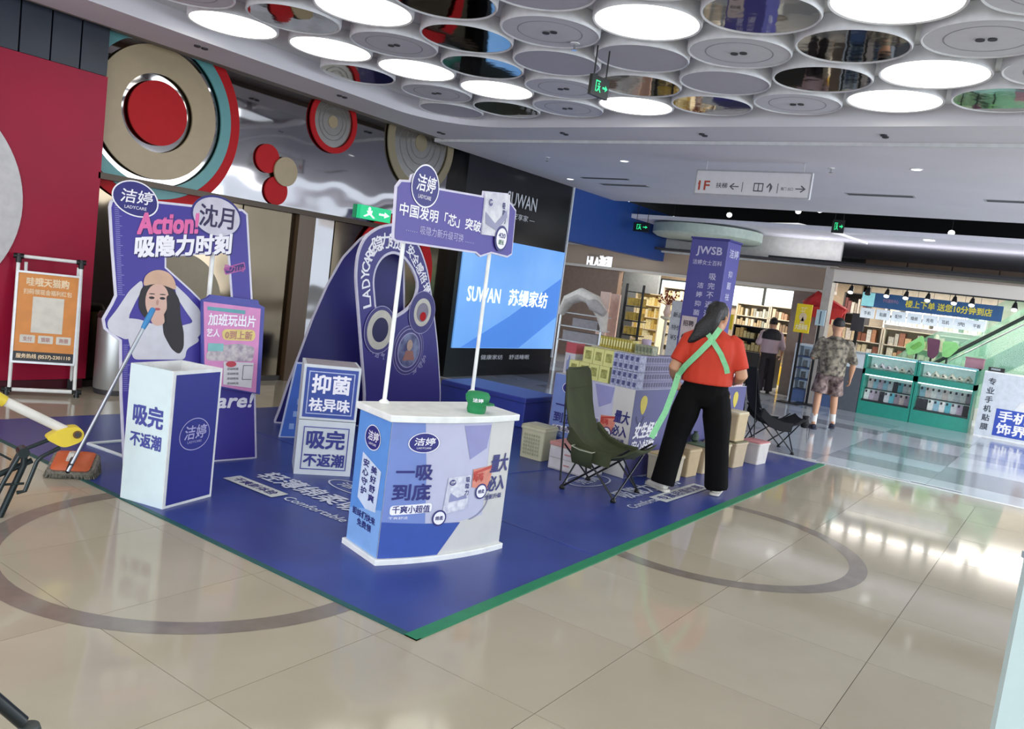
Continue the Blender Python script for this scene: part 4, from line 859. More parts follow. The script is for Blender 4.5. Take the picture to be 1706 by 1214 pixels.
# =================================================================== PROMO COUNTER
def print_front(t, S, W_, H0, H1, strip=.05):
    H = H1 - H0
    def q(pts): return [(p[0] * W_, H0 + p[1] * H) for p in pts]
    LAV = mat('lavender_print', 'b9bbd4', .4, noise=.02); CRM = mat('cream_print', 'c9c8c6', .4, noise=.02); MID = mat('mid_blue_print', '7388c4', .4, noise=.03); DPB = mat('deep_blue_print', '3a55a4', .4, noise=.04)
    sheet(t, 'print', S, q([(0, 0), (1, 0), (1, 1), (0, 1)]), LAV, .002, strip)
    sheet(t, 'print', S, q([(.78, .15), (1, .15), (1, 1), (.76, 1)]), CRM, .0028, strip)
    sheet(t, 'print', S, q([(.42, .0), (1, 0), (1, .3), (.56, .24)]), CRM, .0034, strip)
    sheet(t, 'print', S, q([(0, .25), (.30, .25), (.27, .6), (.22, 1), (0, 1)]), MID, .004, strip)
    sheet(t, 'print', S, q([(0, 0), (.42, 0), (.58, .235), (.28, .25), (0, .27)]), DPB, .0046, strip)
    sheet(t, 'print', S, q([(.52, .98), (.76, .98), (.74, .8), (.60, .72)]), mat('violet_print', '8f90c0', .4, noise=.03), .004, strip)
    logo(t, S, (W_ * .225, H0 + H * .855), W_ * .22, H * .15, d=.006, strip=strip)
    T = lambda tx, x0, y0, x1, y1, m=INK, b=.03, sh=0: label_text(t, S, tx, m, W_ * x0, H0 + H * y0, W_ * x1, H0 + H * y1, b, .007, shear=sh)
    T('一吸', .06, .58, .31, .69); T('到底', .05, .43, .31, .55)
    sheet(t, 'pill', S, rnd(q([(.045, .32), (.335, .335), (.335, .405), (.045, .39)]), .02), WINK, .006, strip); T('千爽小超值', .06, .335, .32, .39, INK, .02); T('干爽舒适', .04, .29, .17, .31, WINK, .0)
    pk = sheet(t, 'pack_picture', S, q([(.42, .31), (.62, .34), (.63, .60), (.44, .59)]), mat('pack_print', 'dcdde6', .4, noise=.1, scale=30, col2='b6b8cc'), .006, strip)
    sheet(t, 'pack_picture', S, q([(.46, .40), (.61, .42), (.60, .45), (.53, .43), (.47, .47)]), mat('pack_swirl', '8d90b8', .4), .0072, strip)
    logo(t, S, (W_ * .475, H0 + H * .55), W_ * .055, H * .05, d=.0075, strip=strip)
    for i, chh in enumerate('吸隐力'): T(chh, .585, .545 - i * .05, .62, .585 - i * .05, INK, .02)
    sheet(t, 'red_pack_picture', S, q([(.645, .50), (.80, .47), (.83, .66), (.64, .64)]), mat('coral_print', 'd98a78', .4, noise=.1, scale=20), .006, strip)
    sheet(t, 'red_pack_picture', S, q([(.645, .62), (.83, .665), (.82, .64), (.645, .60)]), mat('red_print', 'b8413a', .4), .007, strip); T('咘咘', .65, .54, .74, .61, MATS['red_print'], .03)
    for c in ((.40, .285), (.735, .46)):
        o = sheet(t, 'badge', S, ell((W_ * c[0], H0 + H * c[1]), W_ * .055, W_ * .055), INK, .0075, strip); sheet(t, 'badge', S, ell((W_ * c[0], H0 + H * c[1]), W_ * .044, W_ * .044), WINK, .0085, strip)
        label_text(t, S, '绵柔', INK, W_ * (c[0] - .03), H0 + H * c[1] - .012, W_ * (c[0] + .03), H0 + H * c[1] + .012, .02, .0095)
    build('swoosh', MB().ringsheet(S, (W_ * .62, H0 + H * .42), W_ * .2, W_ * .19, .0062, 24, .8, -1.4, .1), mat('swoosh_grey', '8a8ca8', .4), t, recalc=False)
    T('量大', .80, .60, .975, .74, INK, .025, .08); T('必入', .79, .45, .965, .57, INK, .025, .08); T('全新升级', .775, .385, .95, .425, INK, .02, .06)
yC = math.atan2(-.225, .80); CW, CD, CT = .835, .345, .825
ct = thing('promo_counter', 'white topped promotional counter with blue printed front at the mat corner', 'counter', (3.14, 2.885, 0), yC)
M = WM[ct]
def bowline(w_, d, b, ov, n=16):
    p = [(-ov + (w_ + 2 * ov) * i / n, -ov - b * 4 * (i / n) * (1 - i / n)) for i in range(n + 1)]
    return p + [(w_ + ov, d + ov), (-ov, d + ov)]
def slab(mb, pts, z0, z1, M): 
    n = len(pts); return mb.add([M @ V((x, y, z0)) for x, y in pts] + [M @ V((x, y, z1)) for x, y in pts], [tuple(reversed(range(n))), tuple(range(n, 2 * n))] + [(i, (i + 1) % n, (i + 1) % n + n, i + n) for i in range(n)])
build('body', slab(MB(), bowline(CW, CD, .055, 0), .03, CT - .035, M), mat('counter_shell', 'd6d9e4', .4), ct)
build('base', slab(MB(), bowline(CW, CD, .055, .02), .0, .035, M), WHITE, ct, bevel=.004)
build('top', slab(MB(), bowline(CW, CD, .055, .022), CT - .038, CT, M), WHITE, ct, bevel=.005)
SF = Bow((3.14, 2.885, 0), yC, CW, .055); print_front(ct, SF, CW, .036, CT - .04)
bk = M @ V((0, CD, 0)); SL = Flat((bk.x, bk.y, 0), yC - PI / 2)
sheet(ct, 'side_print', SL, rect(0, .036, CD, CT - .04), mat('sky_blue_print', '5f93da', .4, noise=.03), .002)
sheet(ct, 'side_print', SL, [(0, .036), (CD, .036), (CD, .3), (0, .22)], mat('sky_blue_light', '83aee6', .4, noise=.03), .003)
logo(ct, SL, (CD * .5, .66), .17, .14, d=.004)
sheet(ct, 'ribbon', SL, [(CD * .22, .30), (CD * .5, .26), (CD * .82, .27), (CD * .86, .50), (CD * .24, .56)], mat('ribbon_white', 'cfdcf2', .4), .004)
g = MB()
for i, chh in enumerate('美好舒爽'): text(g, SL, chh, CD * .56, .47 - i * .052, CD * .74, .51 - i * .052, .03, .006)
for i, chh in enumerate('安心守护'): text(g, SL, chh, CD * .30, .49 - i * .052, CD * .48, .53 - i * .052, .03, .006)
text(g, SL, '姐妹们快来', CD * .12, .20, CD * .85, .24, .02, .006); text(g, SL, '免费领', CD * .3, .15, CD * .75, .19, .02, .006); build('lettering', g, INK, ct, recalc=False)
# header sign on two poles
hp1, hp2 = PZ(647, 672, CT), PZ(793, 655, CT); hy_ = math.atan2(hp2.y - hp1.y, hp2.x - hp1.x)
SH = Flat((hp1.x, hp1.y, 0), hy_)
hs = thing('header_sign', 'purple header sign on two white poles rising from the promo counter', 'sign', (hp1.x, hp1.y, CT), hy_)
hpx = [(655, 399), (655, 388), (660, 310), (668, 299), (684, 300), (686, 291), (700, 286), (716, 290), (729, 306), (731, 313), (805, 326), (806, 318), (846, 322), (850, 336), (860, 350), (853, 424), (845, 429), (818, 422), (800, 428), (793, 422), (660, 403)]
hpoly = SH.poly(hpx); hin = inset(hpoly, .012)
build('board', MB().prism(SH, hpoly, -.012, 0), mat('white_board_edge', 'cfcbe0', .5), hs)
HP = mat('violet_header_print', '4b3f98', .45, noise=.05, scale=2)
sheet(hs, 'print', SH, hin, HP, .002)
for p, (u, v), (u2, v2) in ((hp1, (647, 672), (680, 402)), (hp2, (793, 655), (822, 424))):
    top = SH.inv(u2, v2); q = SH.pt(top[0], top[1] + .25, -.03)
    base = SH.pt(SH.inv(u, v)[0], CT, -.03)
    build('pole', MB().tube([base, q], .0125, 12), WHITE, hs, smooth=True); build('pole_foot', MB().lathe(base, [(.03, 0), (.03, .008), (.014, .02), (.001, .02)], 16), WHITE, hs, smooth=True)
def fitpx(S, parent, s, m, u0, v0, u1, v1, bold=.02, d=.004, sh=0.0, name='lettering', skew=0.0):
    a, b = S.inv(u0, v0), S.inv(u1, v1)
    fn = (lambda x, y: (x, y + skew * (x - a[0]))) if skew else None
    return build(name, text(MB(), S, s, a[0], min(a[1], b[1]), b[0], max(a[1], b[1]), bold, d, sh, fn), m, parent, recalc=False)
a, b = SH.inv(664, 357), SH.inv(798, 393 - 12)
hz = SH.inv(664, 335)[1]; 
label_text(hs, SH, '中国发明「芯」突破', WINK, a[0], a[1], SH.inv(800, 380)[0], hz, .02, .004)
a = SH.inv(688, 384); label_text(hs, SH, '…… 吸隐力新升级可换 ……', mat('lilac_ink', 'b9b2dc', .5), SH.inv(676, 382)[0], SH.inv(700, 390)[1], SH.inv(790, 395)[0], SH.inv(700, 375)[1], .0, .004)
c = SH.inv(708, 310); logo(hs, SH, c, .27, .24, d=.005)
q = SH.poly([(807, 320), (848, 324), (843, 396), (800, 390)])
build('pack_picture', MB().prism(SH, q, .002, .012), mat('pack_white', 'd6d6dc', .4, noise=.12, scale=14, col2='b4b3c2'), hs)
q = SH.poly([(806, 352), (822, 372), (842, 350), (842, 362), (824, 384), (806, 372)]); sheet(hs, 'pack_swirl', SH, q, mat('pack_swirl2', '8f8fae', .4), .014)
logo(hs, SH, SH.inv(815, 337), .05, .05, d=.0135)
g = MB(); 
for i, chh in enumerate('吸隐力'): 
    e = SH.inv(837, 343 + i * 12); text(g, SH, chh, e[0] - .02, e[1] - .02, e[0] + .02, e[1] + .02, .02, .0135)
build('lettering', g, INK, hs, recalc=False)
c = SH.inv(832, 397); sheet(hs, 'badge', SH, ell(c, .085, .085), INK, .015); sheet(hs, 'badge', SH, ell(c, .068, .068), WINK, .017); label_text(hs, SH, '420', INK, c[0] - .045, c[1] + .005, c[0] + .045, c[1] + .035, .02, .019); label_text(hs, SH, '超长', mat('badge_green', '4a7a5a', .5), c[0] - .035, c[1] - .04, c[0] + .035, c[1] - .008, .02, .019)
# green cap on the counter
gp_ = PZ(793, 687, CT); gc = thing('baseball_hat', 'small green cap standing on the counter top at the right pole', 'cap', tuple(gp_))
GC = mat('green_felt', '13804a', .6, noise=.06)
build('crown', MB().lathe(gp_, [(.050, 0), (.056, .02), (.054, .05), (.068, .072), (.072, .10), (.060, .118), (.03, .124), (.001, .124)], 28), GC, gc, smooth=True, ang=50)
build('brim', MB().prism(Frame(gp_ + V((0, 0, .052)), (math.cos(-.9), math.sin(-.9), 0), (-math.sin(-.9), math.cos(-.9), 0)), [(.02, -.05), (.07, -.045), (.095, -.02), (.10, 0), (.095, .02), (.07, .045), (.02, .05)], 0, .008), GC, gc)
CF = Flat(gp_, math.radians(-50)); build('emblem', text(MB(), CF, '洁婷', -.03, .07, .03, .092, .02, .074), WINK, gc, recalc=False)
# =================================================================== TALL BOX BIN
yB = math.radians(13); B0 = V((2.725, 4.24, 0)); BW, BD, BH = .40, .335, .83
bb = thing('display_bin', 'tall open topped box bin, white left side, deep blue front, at the mat edge', 'bin', tuple(B0), yB); M = WM[bb]
WSIDE = mat('mint_white_side', 'cfe0e4', .45, noise=.02); DB = mat('royal_blue_side', '232a86', .4, noise=.03)
for n_, a, b, m in (('front_panel', (0, 0, .005), (BW, .018, BH), WHITE), ('back_panel', (0, BD - .018, .005), (BW, BD, BH), WHITE), ('left_panel', (0, .018, .005), (.018, BD - .018, BH), WSIDE), ('right_panel', (BW - .018, .018, .005), (BW, BD - .018, BH), WHITE)):
    build(n_, MB().b2(a, b, M), m, bb)
build('inner_floor', MB().b2((.018, .018, .74), (BW - .018, BD - .018, .755), M), mat('bin_grey_inside', '8f8796', .6), bb)
build('base', MB().b2((0, 0, 0), (BW, BD, .006), M), WHITE, bb)
sheet(bb, 'blue_front', Flat(B0, yB), rect(.022, .022, BW - .018, BH - .022), DB, .0015)
SBf = Flat(B0, yB); c = (BW * .52, .435); g = MB(); e = ell(c, .125, .10, egg=-.05); e2 = ell(c, .12, .095, egg=-.05); n = len(e)
g.add([SBf.pt(*p, .003) for p in e + e2], [(i, (i + 1) % n, (i + 1) % n + n, i + n) for i in range(n)]); text(g, SBf, '洁婷', c[0] - .085, c[1] - .03, c[0] + .09, c[1] + .055, .012, .003, shear=.1); text(g, SBf, 'LADYCARE', c[0] - .055, c[1] - .055, c[0] + .06, c[1] - .04, 0, .003)
build('lettering', g, mat('pale_violet_ink', 'b4b0dc', .5), bb, recalc=False)
bl = M @ V((0, BD, 0)); SBl = Flat((bl.x, bl.y, 0), yB - PI / 2)
sheet(bb, 'white_side', SBl, rect(0.004, .006, BD - .004, BH - .004), WSIDE, .001)
label_text(bb, SBl, '吸完', mat('violet_blue_ink', '454c9a', .5), .055, .475, .285, .60, .03, .003); label_text(bb, SBl, '不返潮', MATS['violet_blue_ink'], .045, .345, .285, .43, .03, .003)
for k in range(9):
    x, y = .07 + .12 * (k % 3), .06 + .09 * (k // 3)
    t = thing('leaflet_pack', f'small pack lying inside the tall box bin, {ORD[k]} of the heap', 'pack', tuple(M @ V((x, y, .755))), yB + random.uniform(-.5, .5), 'packs inside the tall bin'); build('wrapper', MB().box(M @ V((x, y, .765)), (.09, .05, .018), yB + random.uniform(-.4, .4)), mat('grey_pack', 'a9a3b0', .5, noise=.2, scale=25), t); build('sticker', MB().box(M @ V((x, y, .7755)), (.04, .03, .002), yB), mat('dark_sticker', '4b4658', .5), t)
# =================================================================== HAT POSTER STANDEE
def board(parent, name, S, outer, holes, d0, d1, m):
    loops = [outer] + holes; flat_ = [p for l in loops for p in l]; n = len(flat_)
    tr = tessellate_polygon([[V((x, y, 0)) for x, y in l] for l in loops])
    fs = [tuple(t) for t in tr] + [tuple(i + n for i in t) for t in tr]; o_ = 0
    for l in loops:
        k = len(l); fs += [(o_ + i, o_ + (i + 1) % k, o_ + (i + 1) % k + n, o_ + i + n) for i in range(k)]; o_ += k
    mb = MB().add([S.pt(x, y, d0) for x, y in flat_] + [S.pt(x, y, d1) for x, y in flat_], fs)
    return build(name, mb, m, parent)
SS = Flat((3.97, 5.0, 0), math.radians(-8)); st = thing('poster_standee', 'purple cut-out standee of a woman in a tan hat reading Action!', 'standee', (3.4, 5.08, 0), math.radians(-8))
opx = [(181, 345), (184, 334), (192, 329), (197, 329), (197, 322), (206, 311), (222, 307), (240, 314), (253, 327), (256, 334), (330, 342), (340, 337), (362, 334), (383, 341), (392, 347), (404, 348), (413, 356), (421, 500), (426, 662), (428, 764), (206, 778), (200, 659), (199, 568), (188, 560), (173, 548), (170, 531), (185, 505), (191, 492), (185, 415)]
op = SS.poly(opx); hole = SS.poly([(277, 428), (380, 421), (386, 502), (338, 502), (318, 482), (297, 463), (277, 445)])
op[19] = (op[19][0], .0); op[20] = (op[20][0], .0)
board(st, 'board', SS, op, [hole], -.012, 0, mat('standee_white_edge', 'd5d2e2', .5))
hole2 = inset(hole, -.012); tr = tessellate_polygon([[V((x, y, 0)) for x, y in l] for l in (inset(op, .016), hole2)]); allp = inset(op, .016) + hole2
SP_ = mat('standee_violet', '3f3594', .45, noise=.05, scale=1.5)
build('print', MB().add([SS.pt(*p, .0015) for p in allp], [tuple(t) for t in tr]), SP_, st, recalc=False)
def cp2(x, y): return (140 + x * .2801, 360 + y * .2801)
def fig(name, pts, m, d, r=.03): return sheet(st, name, SS, rnd(SS.poly([cp2(*p) for p in pts]), r, 4), m, d)
SHIRT = mat('print_white_shirt', 'c9c8d0', .5, noise=.04); HAIR = mat('print_hair', '231e22', .5); SKINP = mat('print_skin', 'cfa99a', .5, noise=.03)
fig('printed_sleeve', [(345, 375), (270, 440), (190, 560), (133, 630), (150, 690), (255, 738), (300, 700), (262, 600), (310, 500), (350, 430)], SHIRT, .003)
fig('printed_sleeve', [(535, 400), (610, 470), (692, 560), (698, 700), (610, 775), (570, 700), (560, 655), (652, 632), (600, 560), (550, 480)], SHIRT, .003)
fig('printed_shirt', [(250, 605), (330, 612), (400, 640), (480, 640), (560, 650), (620, 650), (690, 740), (608, 790), (600, 852), (292, 852), (262, 735)], SHIRT, .0035)
fig('printed_hair', [(345, 415), (440, 395), (525, 425), (568, 500), (572, 600), (592, 690), (592, 780), (566, 824), (520, 792), (470, 700), (465, 620), (440, 600), (395, 615), (355, 600), (322, 545), (326, 470)], HAIR, .0045)
fig('printed_neck', [(398, 560), (470, 560), (480, 640), (430, 655), (395, 630)], SKINP, .005)
c = SS.inv(*cp2(432, 508)); sheet(st, 'printed_face', SS, ell(c, .078, .122, 28, egg=.10), SKINP, .006)
fig('printed_hat', [(348, 418), (358, 355), (400, 324), (450, 317), (505, 335), (538, 380), (548, 442), (500, 420), (440, 402), (400, 404)], mat('print_tan_hat', 'c9a48c', .5, noise=.05), .007, .05)
fig('printed_hair_lock', [(486, 470), (530, 460), (562, 560), (560, 660), (490, 660), (480, 600), (492, 540)], HAIR, .0068)
g = MB()
for (x, y) in ((400, 484), (464, 488)):
    c = SS.inv(*cp2(x, y)); g.sheet(SS, ell(c, .019, .009, 14), .0075); g.sheet(SS, ell((c[0], c[1] + .026), .022, .0035, 12), .0075)
build('printed_eyes', g, HAIR, st, recalc=False)
c = SS.inv(*cp2(434, 552)); sheet(st, 'printed_lips', SS, ell(c, .020, .009, 14), mat('print_lips', 'a8505a', .5), .0075)
c = SS.inv(*cp2(434, 512)); sheet(st, 'printed_nose', SS, ell(c, .009, .02, 12), mat('print_nose', 'b98d80', .5), .0072)
logo(st, SS, SS.inv(226, 331), .305, .225, d=.003, rot=-.25)
c = SS.inv(361, 361); sheet(st, 'oval', SS, ell(c, .19, .145, rot=-.15), NAVYP, .003); sheet(st, 'oval', SS, ell(c, .175, .13, rot=-.15), mat('oval_white', 'c9c6d6', .5), .004)
label_text(st, SS, '沈月', mat('dark_navy_ink', '2a2450', .5), c[0] - .125, c[1] - .075, c[0] + .125, c[1] + .075, .015, .0055)
PINK = mat('hot_pink_ink', 'e06aa8', .5, noise=.06)
def skewed(S, parent, tx, m, bl, br, top, bold, d, off=0.0):
    a, b, c = S.inv(*bl), S.inv(*br), S.inv(*top); k = (b[1] - a[1]) / (b[0] - a[0]); h = c[1] - (a[1] + k * (c[0] - a[0]))
    return build('lettering', text(MB(), S, tx, a[0] + off, a[1] - off, b[0] + off, a[1] + h - off, bold, d, fn=lambda x, y: (x, y + k * (x - a[0]))), m, parent, recalc=False)
skewed(SS, st, 'Action!', mat('pink_ink_shadow', '2c2468', .5), (229, 389), (328, 388), (240, 355), .05, .003, .007); skewed(SS, st, 'Action!', PINK, (229, 389), (328, 388), (240, 355), .045, .005)
skewed(SS, st, '吸隐力时刻', mat('ink_shadow', '1f1b58', .5), (224, 428), (383, 422), (235, 393), .045, .003, .008); skewed(SS, st, '吸隐力时刻', WINK, (224, 428), (383, 422), (235, 393), .04, .005)
a, b = SS.inv(250, 690), SS.inv(418, 655); label_text(st, SS, 'LadyCare!', WINK, a[0], a[1], b[0], b[1], .03, .003, shear=.2)
q = SS.poly([(372, 446), (407, 436), (409, 449), (375, 458)]); sheet(st, 'tag', SS, rnd(q, .012), mat('tag_pink_edge', 'b05aa0', .5), .003); sheet(st, 'tag', SS, rnd(inset(q, .008), .01), mat('tag_violet', '3a2a70', .5), .004)
cc = SS.inv(390, 447); label_text(st, SS, '隐力118', MATS['tag_pink_edge'], cc[0] - .075, cc[1] - .022, cc[0] + .075, cc[1] + .022, .02, .005)
g = MB()
for k in range(46):
    v = 342 + k * 3.3; s, z = SS.inv(187.0 + (v - 342) * .042, v); g.sheet(SS, rect(s + .012, z, s + (.04 if k % 5 else .055), z + .004), .003)
for k in range(24):
    v = 575 + k * 3.3; s, z = SS.inv(202, v); g.sheet(SS, rect(s + .012, z, s + (.04 if k % 5 else .055), z + .004), .003)
build('ruler_marks', g, mat('ruler_ink', '8b86c4', .5), st, recalc=False, kind='stuff')
a = SS.inv(361, 424); p = SS.pt(a[0], 0, -.06); build('support_pole', MB().tube([p, (p.x, p.y, 1.85)], .016, 10), WHITE, st, smooth=True); build('pole_foot', MB().box((p.x, p.y, .004), (.1, .1, .008)), WHITE, st)
f0, f1, f2 = PZ(147, 742), PZ(196, 738), PZ(202, 772)
build('foot_frame', MB().tube([f1 + V((.3, .0, .012)), f0 + V((0, 0, .012)), f2 + V((.1, -.05, .012))], .014, 8), mat('foot_white', 'cfd8da', .45), st)
# pink clipboard poster on the standee
SC2 = Flat(SS.pt(0, 0, .06), math.radians(-8)); cq = SC2.poly([(337, 500), (346, 496), (352, 491), (430, 500), (432, 507), (441, 512), (433, 657), (338, 640)])
build('clipboard', MB().prism(SC2, cq, -.03, 0), mat('clipboard_violet', '4a4c9c', .5), st); build('clipboard_bracket', MB().b2(SC2.pt(-.15, .62, -.06), SC2.pt(-.1, .9, -.03)), WHITE, st)
q = SC2.poly([(339, 502), (434, 514), (426, 654), (341, 638)]); build('clipboard_sheet', MB().prism(SC2, q, 0, .004), mat('pink_sheet', 'cf86b8', .5, noise=.04), st)
def f2(u0, v0, u1, v1): a, b = SC2.inv(u0, v1), SC2.inv(u1, v0); return a[0], a[1], b[0], b[1]
sheet(st, 'sheet_banner', SC2, SC2.poly([(345, 510), (408, 517), (408, 523), (345, 516)]), mat('teal_banner_print', '5fa0a8', .5), .006)
x = f2(346, 526, 426, 541); label_text(st, SC2, '加班玩出片', WINK, *x, .02, .006); x = f2(343, 548, 366, 560); label_text(st, SC2, '艺人', WINK, *x, .02, .006)
sheet(st, 'sheet_bubble', SC2, rnd(SC2.poly([(369, 548), (425, 549), (424, 568), (370, 566)]), .04), mat('yellow_bubble', 'd9c478', .5), .006); x = f2(374, 552, 420, 564); label_text(st, SC2, '0到上新', mat('bubble_ink', 'b07a70', .5), *x, .02, .008)
sheet(st, 'sheet_picture', SC2, rnd(SC2.poly([(342, 590), (352, 578), (375, 574), (400, 572), (424, 578), (420, 602), (344, 600)]), .03), mat('picture_print', 'c0b8b8', .5, noise=.35, scale=22, col2='8a7f90'), .006)
sheet(st, 'sheet_form', SC2, SC2.poly([(372, 602), (422, 604), (418, 646), (371, 640)]), mat('form_print', 'd2cfd4', .5, noise=.05), .007)
g = MB(); 
for k in range(4): x = f2(377, 612 + k * 8, 396, 616 + k * 8); text(g, SC2, '活动时间', x[0], x[1], x[2], x[3], .01, .009)
x = f2(402, 608, 420, 632); g.sheet(SC2, rect(x[0], x[1], x[2], x[1] + .004), .009); g.sheet(SC2, rect(x[0], x[3] - .004, x[2], x[3]), .009); g.sheet(SC2, rect(x[0], x[1], x[0] + .004, x[3]), .009)
build('lettering', g, GI, st, recalc=False)
sheet(st, 'sheet_badge', SC2, ell(SC2.inv(384, 606), .04, .022, 16), mat('red_badge', 'b83a4a', .5), .010)
sheet(st, 'sheet_picture', SC2, rect(*f2(345, 572, 372, 584)[:2], *f2(345, 572, 372, 584)[2:]), mat('teal_wave', '79b4b4', .5), .0075)
# =================================================================== ARCH DISPLAY
yA = math.radians(5); SA = Flat((5.3, 5.3, 0), yA)
ar = thing('arch_display', 'tall purple arch-shaped display board with ring badges and a cut-out centre', 'display board', (6.0, 5.36, 0), yA)
apx = [(609, 700), (608, 663), (600, 560), (592, 459), (596, 420), (608, 393), (632, 376), (655, 372), (672, 378), (684, 389), (699, 408), (712, 444), (722, 506), (730, 577), (735, 660), (738, 700)]
ap = SA.poly(apx); ap[0] = (ap[1][0] + .0, 0); ap[-1] = (ap[-2][0] + .01, 0); ap = rnd(ap, .12, 3)
hp = rnd(SA.poly([(627, 515), (623, 467), (627, 447), (638, 429), (655, 421), (673, 429), (688, 450), (697, 474), (690, 500), (676, 516), (652, 530), (638, 515)]), .08, 3)
board(ar, 'board', SA, ap, [hp], -.02, 0, mat('arch_white_edge', 'c9c6d8', .5))
ip = inset(ap, .02); ih = inset(hp, -.025); tr = tessellate_polygon([[V((x, y, 0)) for x, y in l] for l in (ip, ih)])
build('print', MB().add([SA.pt(*p, .002) for p in ip + ih], [tuple(t) for t in tr]), mat('arch_violet', '37317f', .45, noise=.05, scale=2), ar, recalc=False)
def ringb(c, r, m, d, r0=0.0): return build('ring_badge', MB().ringsheet(SA, c, r, r0, d, 40, th=.008 if r0 else 0.0), m, ar, recalc=False)
EV = mat('earcup_violet', '3d3878', .5); LL = mat('lilac_line', 'a9a4cc', .5); CR = mat('cream_ring', 'c3bfb4', .5); DK = mat('deep_navy_hole', '16134a', .5)
def rg(u, v, rr_, d0):
    c = SA.inv(u, v)
    for r, m, r0 in rr_: ringb(c, r, m, d0, r0); d0 += .0015
c1_ = (631.5, 549); c2__ = (702, 520); c3_ = (680, 583)
rg(*c3_, [(.245, LL, 0), (.24, EV, 0), (.215, LL, 0), (.207, EV, 0), (.175, LL, 0), (.165, mat('portrait_print', '7d86a8', .5, noise=.5, scale=9, col2='3a3a6a'), 0)], .003)
cc = SA.inv(*c3_); sheet(ar, 'portrait_face', SA, ell((cc[0], cc[1] + .05), .045, .055), mat('portrait_tan', 'b59a8c', .5), .013); sheet(ar, 'portrait_body', SA, [(cc[0] - .09, cc[1] - .1), (cc[0] + .1, cc[1] - .1), (cc[0] + .06, cc[1] - .005), (cc[0] - .05, cc[1] - .005)], mat('portrait_cloth', '9c6a62', .5), .0125)
rg(*c1_, [(.225, LL, 0), (.218, EV, 0), (.185, CR, 0), (.115, DK, 0)], .012)
rg(*c2__, [(.215, LL, 0), (.208, EV, 0), (.14, CR, 0), (.095, mat('steel_print', '7f7a8c', .5), 0)], .012)
cc = SA.inv(*c2__); sheet(ar, 'red_dot', SA, ell((cc[0] + .01, cc[1] - .04), .05, .045), REDM, .02)
def path_text(parent, S, chars, pts, h, m, d=.004, bold=.015, wk=1.0):
    P = [V((*S.inv(*p), 0)) for p in pts]; g = MB(); n = len(chars)
    for i, chh in enumerate(chars):
        t = i * (len(P) - 1) / max(n - 1, 1); k = min(int(t), len(P) - 2); f = t - k; p = P[k].lerp(P[k + 1], f); a = (P[k + 1] - P[k]); an = math.atan2(a.y, a.x); ca, sa = math.cos(an), math.sin(an)
        fn = lambda x, y: (p.x + x * ca - y * sa, p.y + x * sa + y * ca)
        w_ = h * wk * (.75 if ord(chh) < 256 else 1.0); text(g, S, chh, -w_ / 2, -h / 2, w_ / 2, h / 2, bold, d, fn=fn)
    return build('lettering', g, m, parent, recalc=False)
path_text(ar, SA, 'LADYCARE', [(611, 505), (610, 490), (609, 472), (608, 457), (609, 445), (612, 434), (616, 424), (621, 415)], .105, WINK, bold=.02)
path_text(ar, SA, '隐力舒适', [(629, 406), (641, 401), (655, 400), (668, 405)], .14, WINK, bold=.02)
path_text(ar, SA, '安全感倍增', [(684, 418), (692, 432), (699, 447), (705, 462), (710, 480)], .105, WINK, bold=.02)
path_text(ar, SA, '干爽透气', [(614, 573), (620, 583), (628, 590), (637, 593)], .06, LL, bold=.01); path_text(ar, SA, '贴身守护', [(678, 618), (690, 616), (700, 608), (706, 598)], .07, LL, bold=.01)
# fin board behind it
f0 = V((4.92, 6.01, 0)); yF = math.atan2(5.40 - 6.01, 6.0 - 4.92); SFn = Flat(f0, yF)
fp = SFn.poly([(455, 705), (464, 682), (478, 640), (500, 582), (520, 528), (545, 472), (570, 428), (600, 396), (630, 377), (655, 371), (674, 376), (675, 560)]); fp.append((fp[-1][0], 0)); fp[0] = (0, 0); fp[-2] = (fp[-1][0], fp[-2][1])
fn_ = thing('fin_display', 'deep navy curved fin board standing behind the purple arch', 'display board', tuple(f0), yF)
build('board', MB().prism(SFn, rnd(fp, .03, 2), -.02, 0), mat('fin_edge', 'c0bdd0', .5), fn_); sheet(fn_, 'print', SFn, inset(rnd(fp, .03, 2), .018), mat('fin_navy', '1f1c66', .4, noise=.05, scale=1.5), .002)
# leaning checker card
SK = Flat((4.62, 5.50, 0), math.radians(-28)); kq = SK.poly([(466, 707), (493, 603), (560, 607), (560, 716)]); zmin = min(p[1] for p in kq)
o_ = SK.inv(466, 707); kq = [(x, max(0, y)) for x, y in kq]; kq[0] = (kq[0][0], 0); kq[3] = (kq[3][0], 0)
kd = thing('checker_card', 'blue leaning card with a checker pattern left of the stacked sign cubes', 'card', tuple(SK.pt(kq[0][0], 0)), math.radians(-28))
build('card', MB().prism(SK, kq, -.012, 0), mat('card_edge', 'b9c4e4', .5), kd); sheet(kd, 'print', SK, inset(kq, .014), mat('card_blue', '4068c4', .45, noise=.1, scale=4), .002)
g = MB(); bx0 = kq[0][0] + .08
for i in range(5):
    for j in range(5):
        if (i + j) % 2 == 0: g.sheet(SK, rect(bx0 + i * .045 + j * .012, .08 + j * .055, bx0 + i * .045 + .042 + j * .012, .13 + j * .055), .004)
build('checker_print', g, mat('checker_light', '8aa6dc', .5), kd, recalc=False)
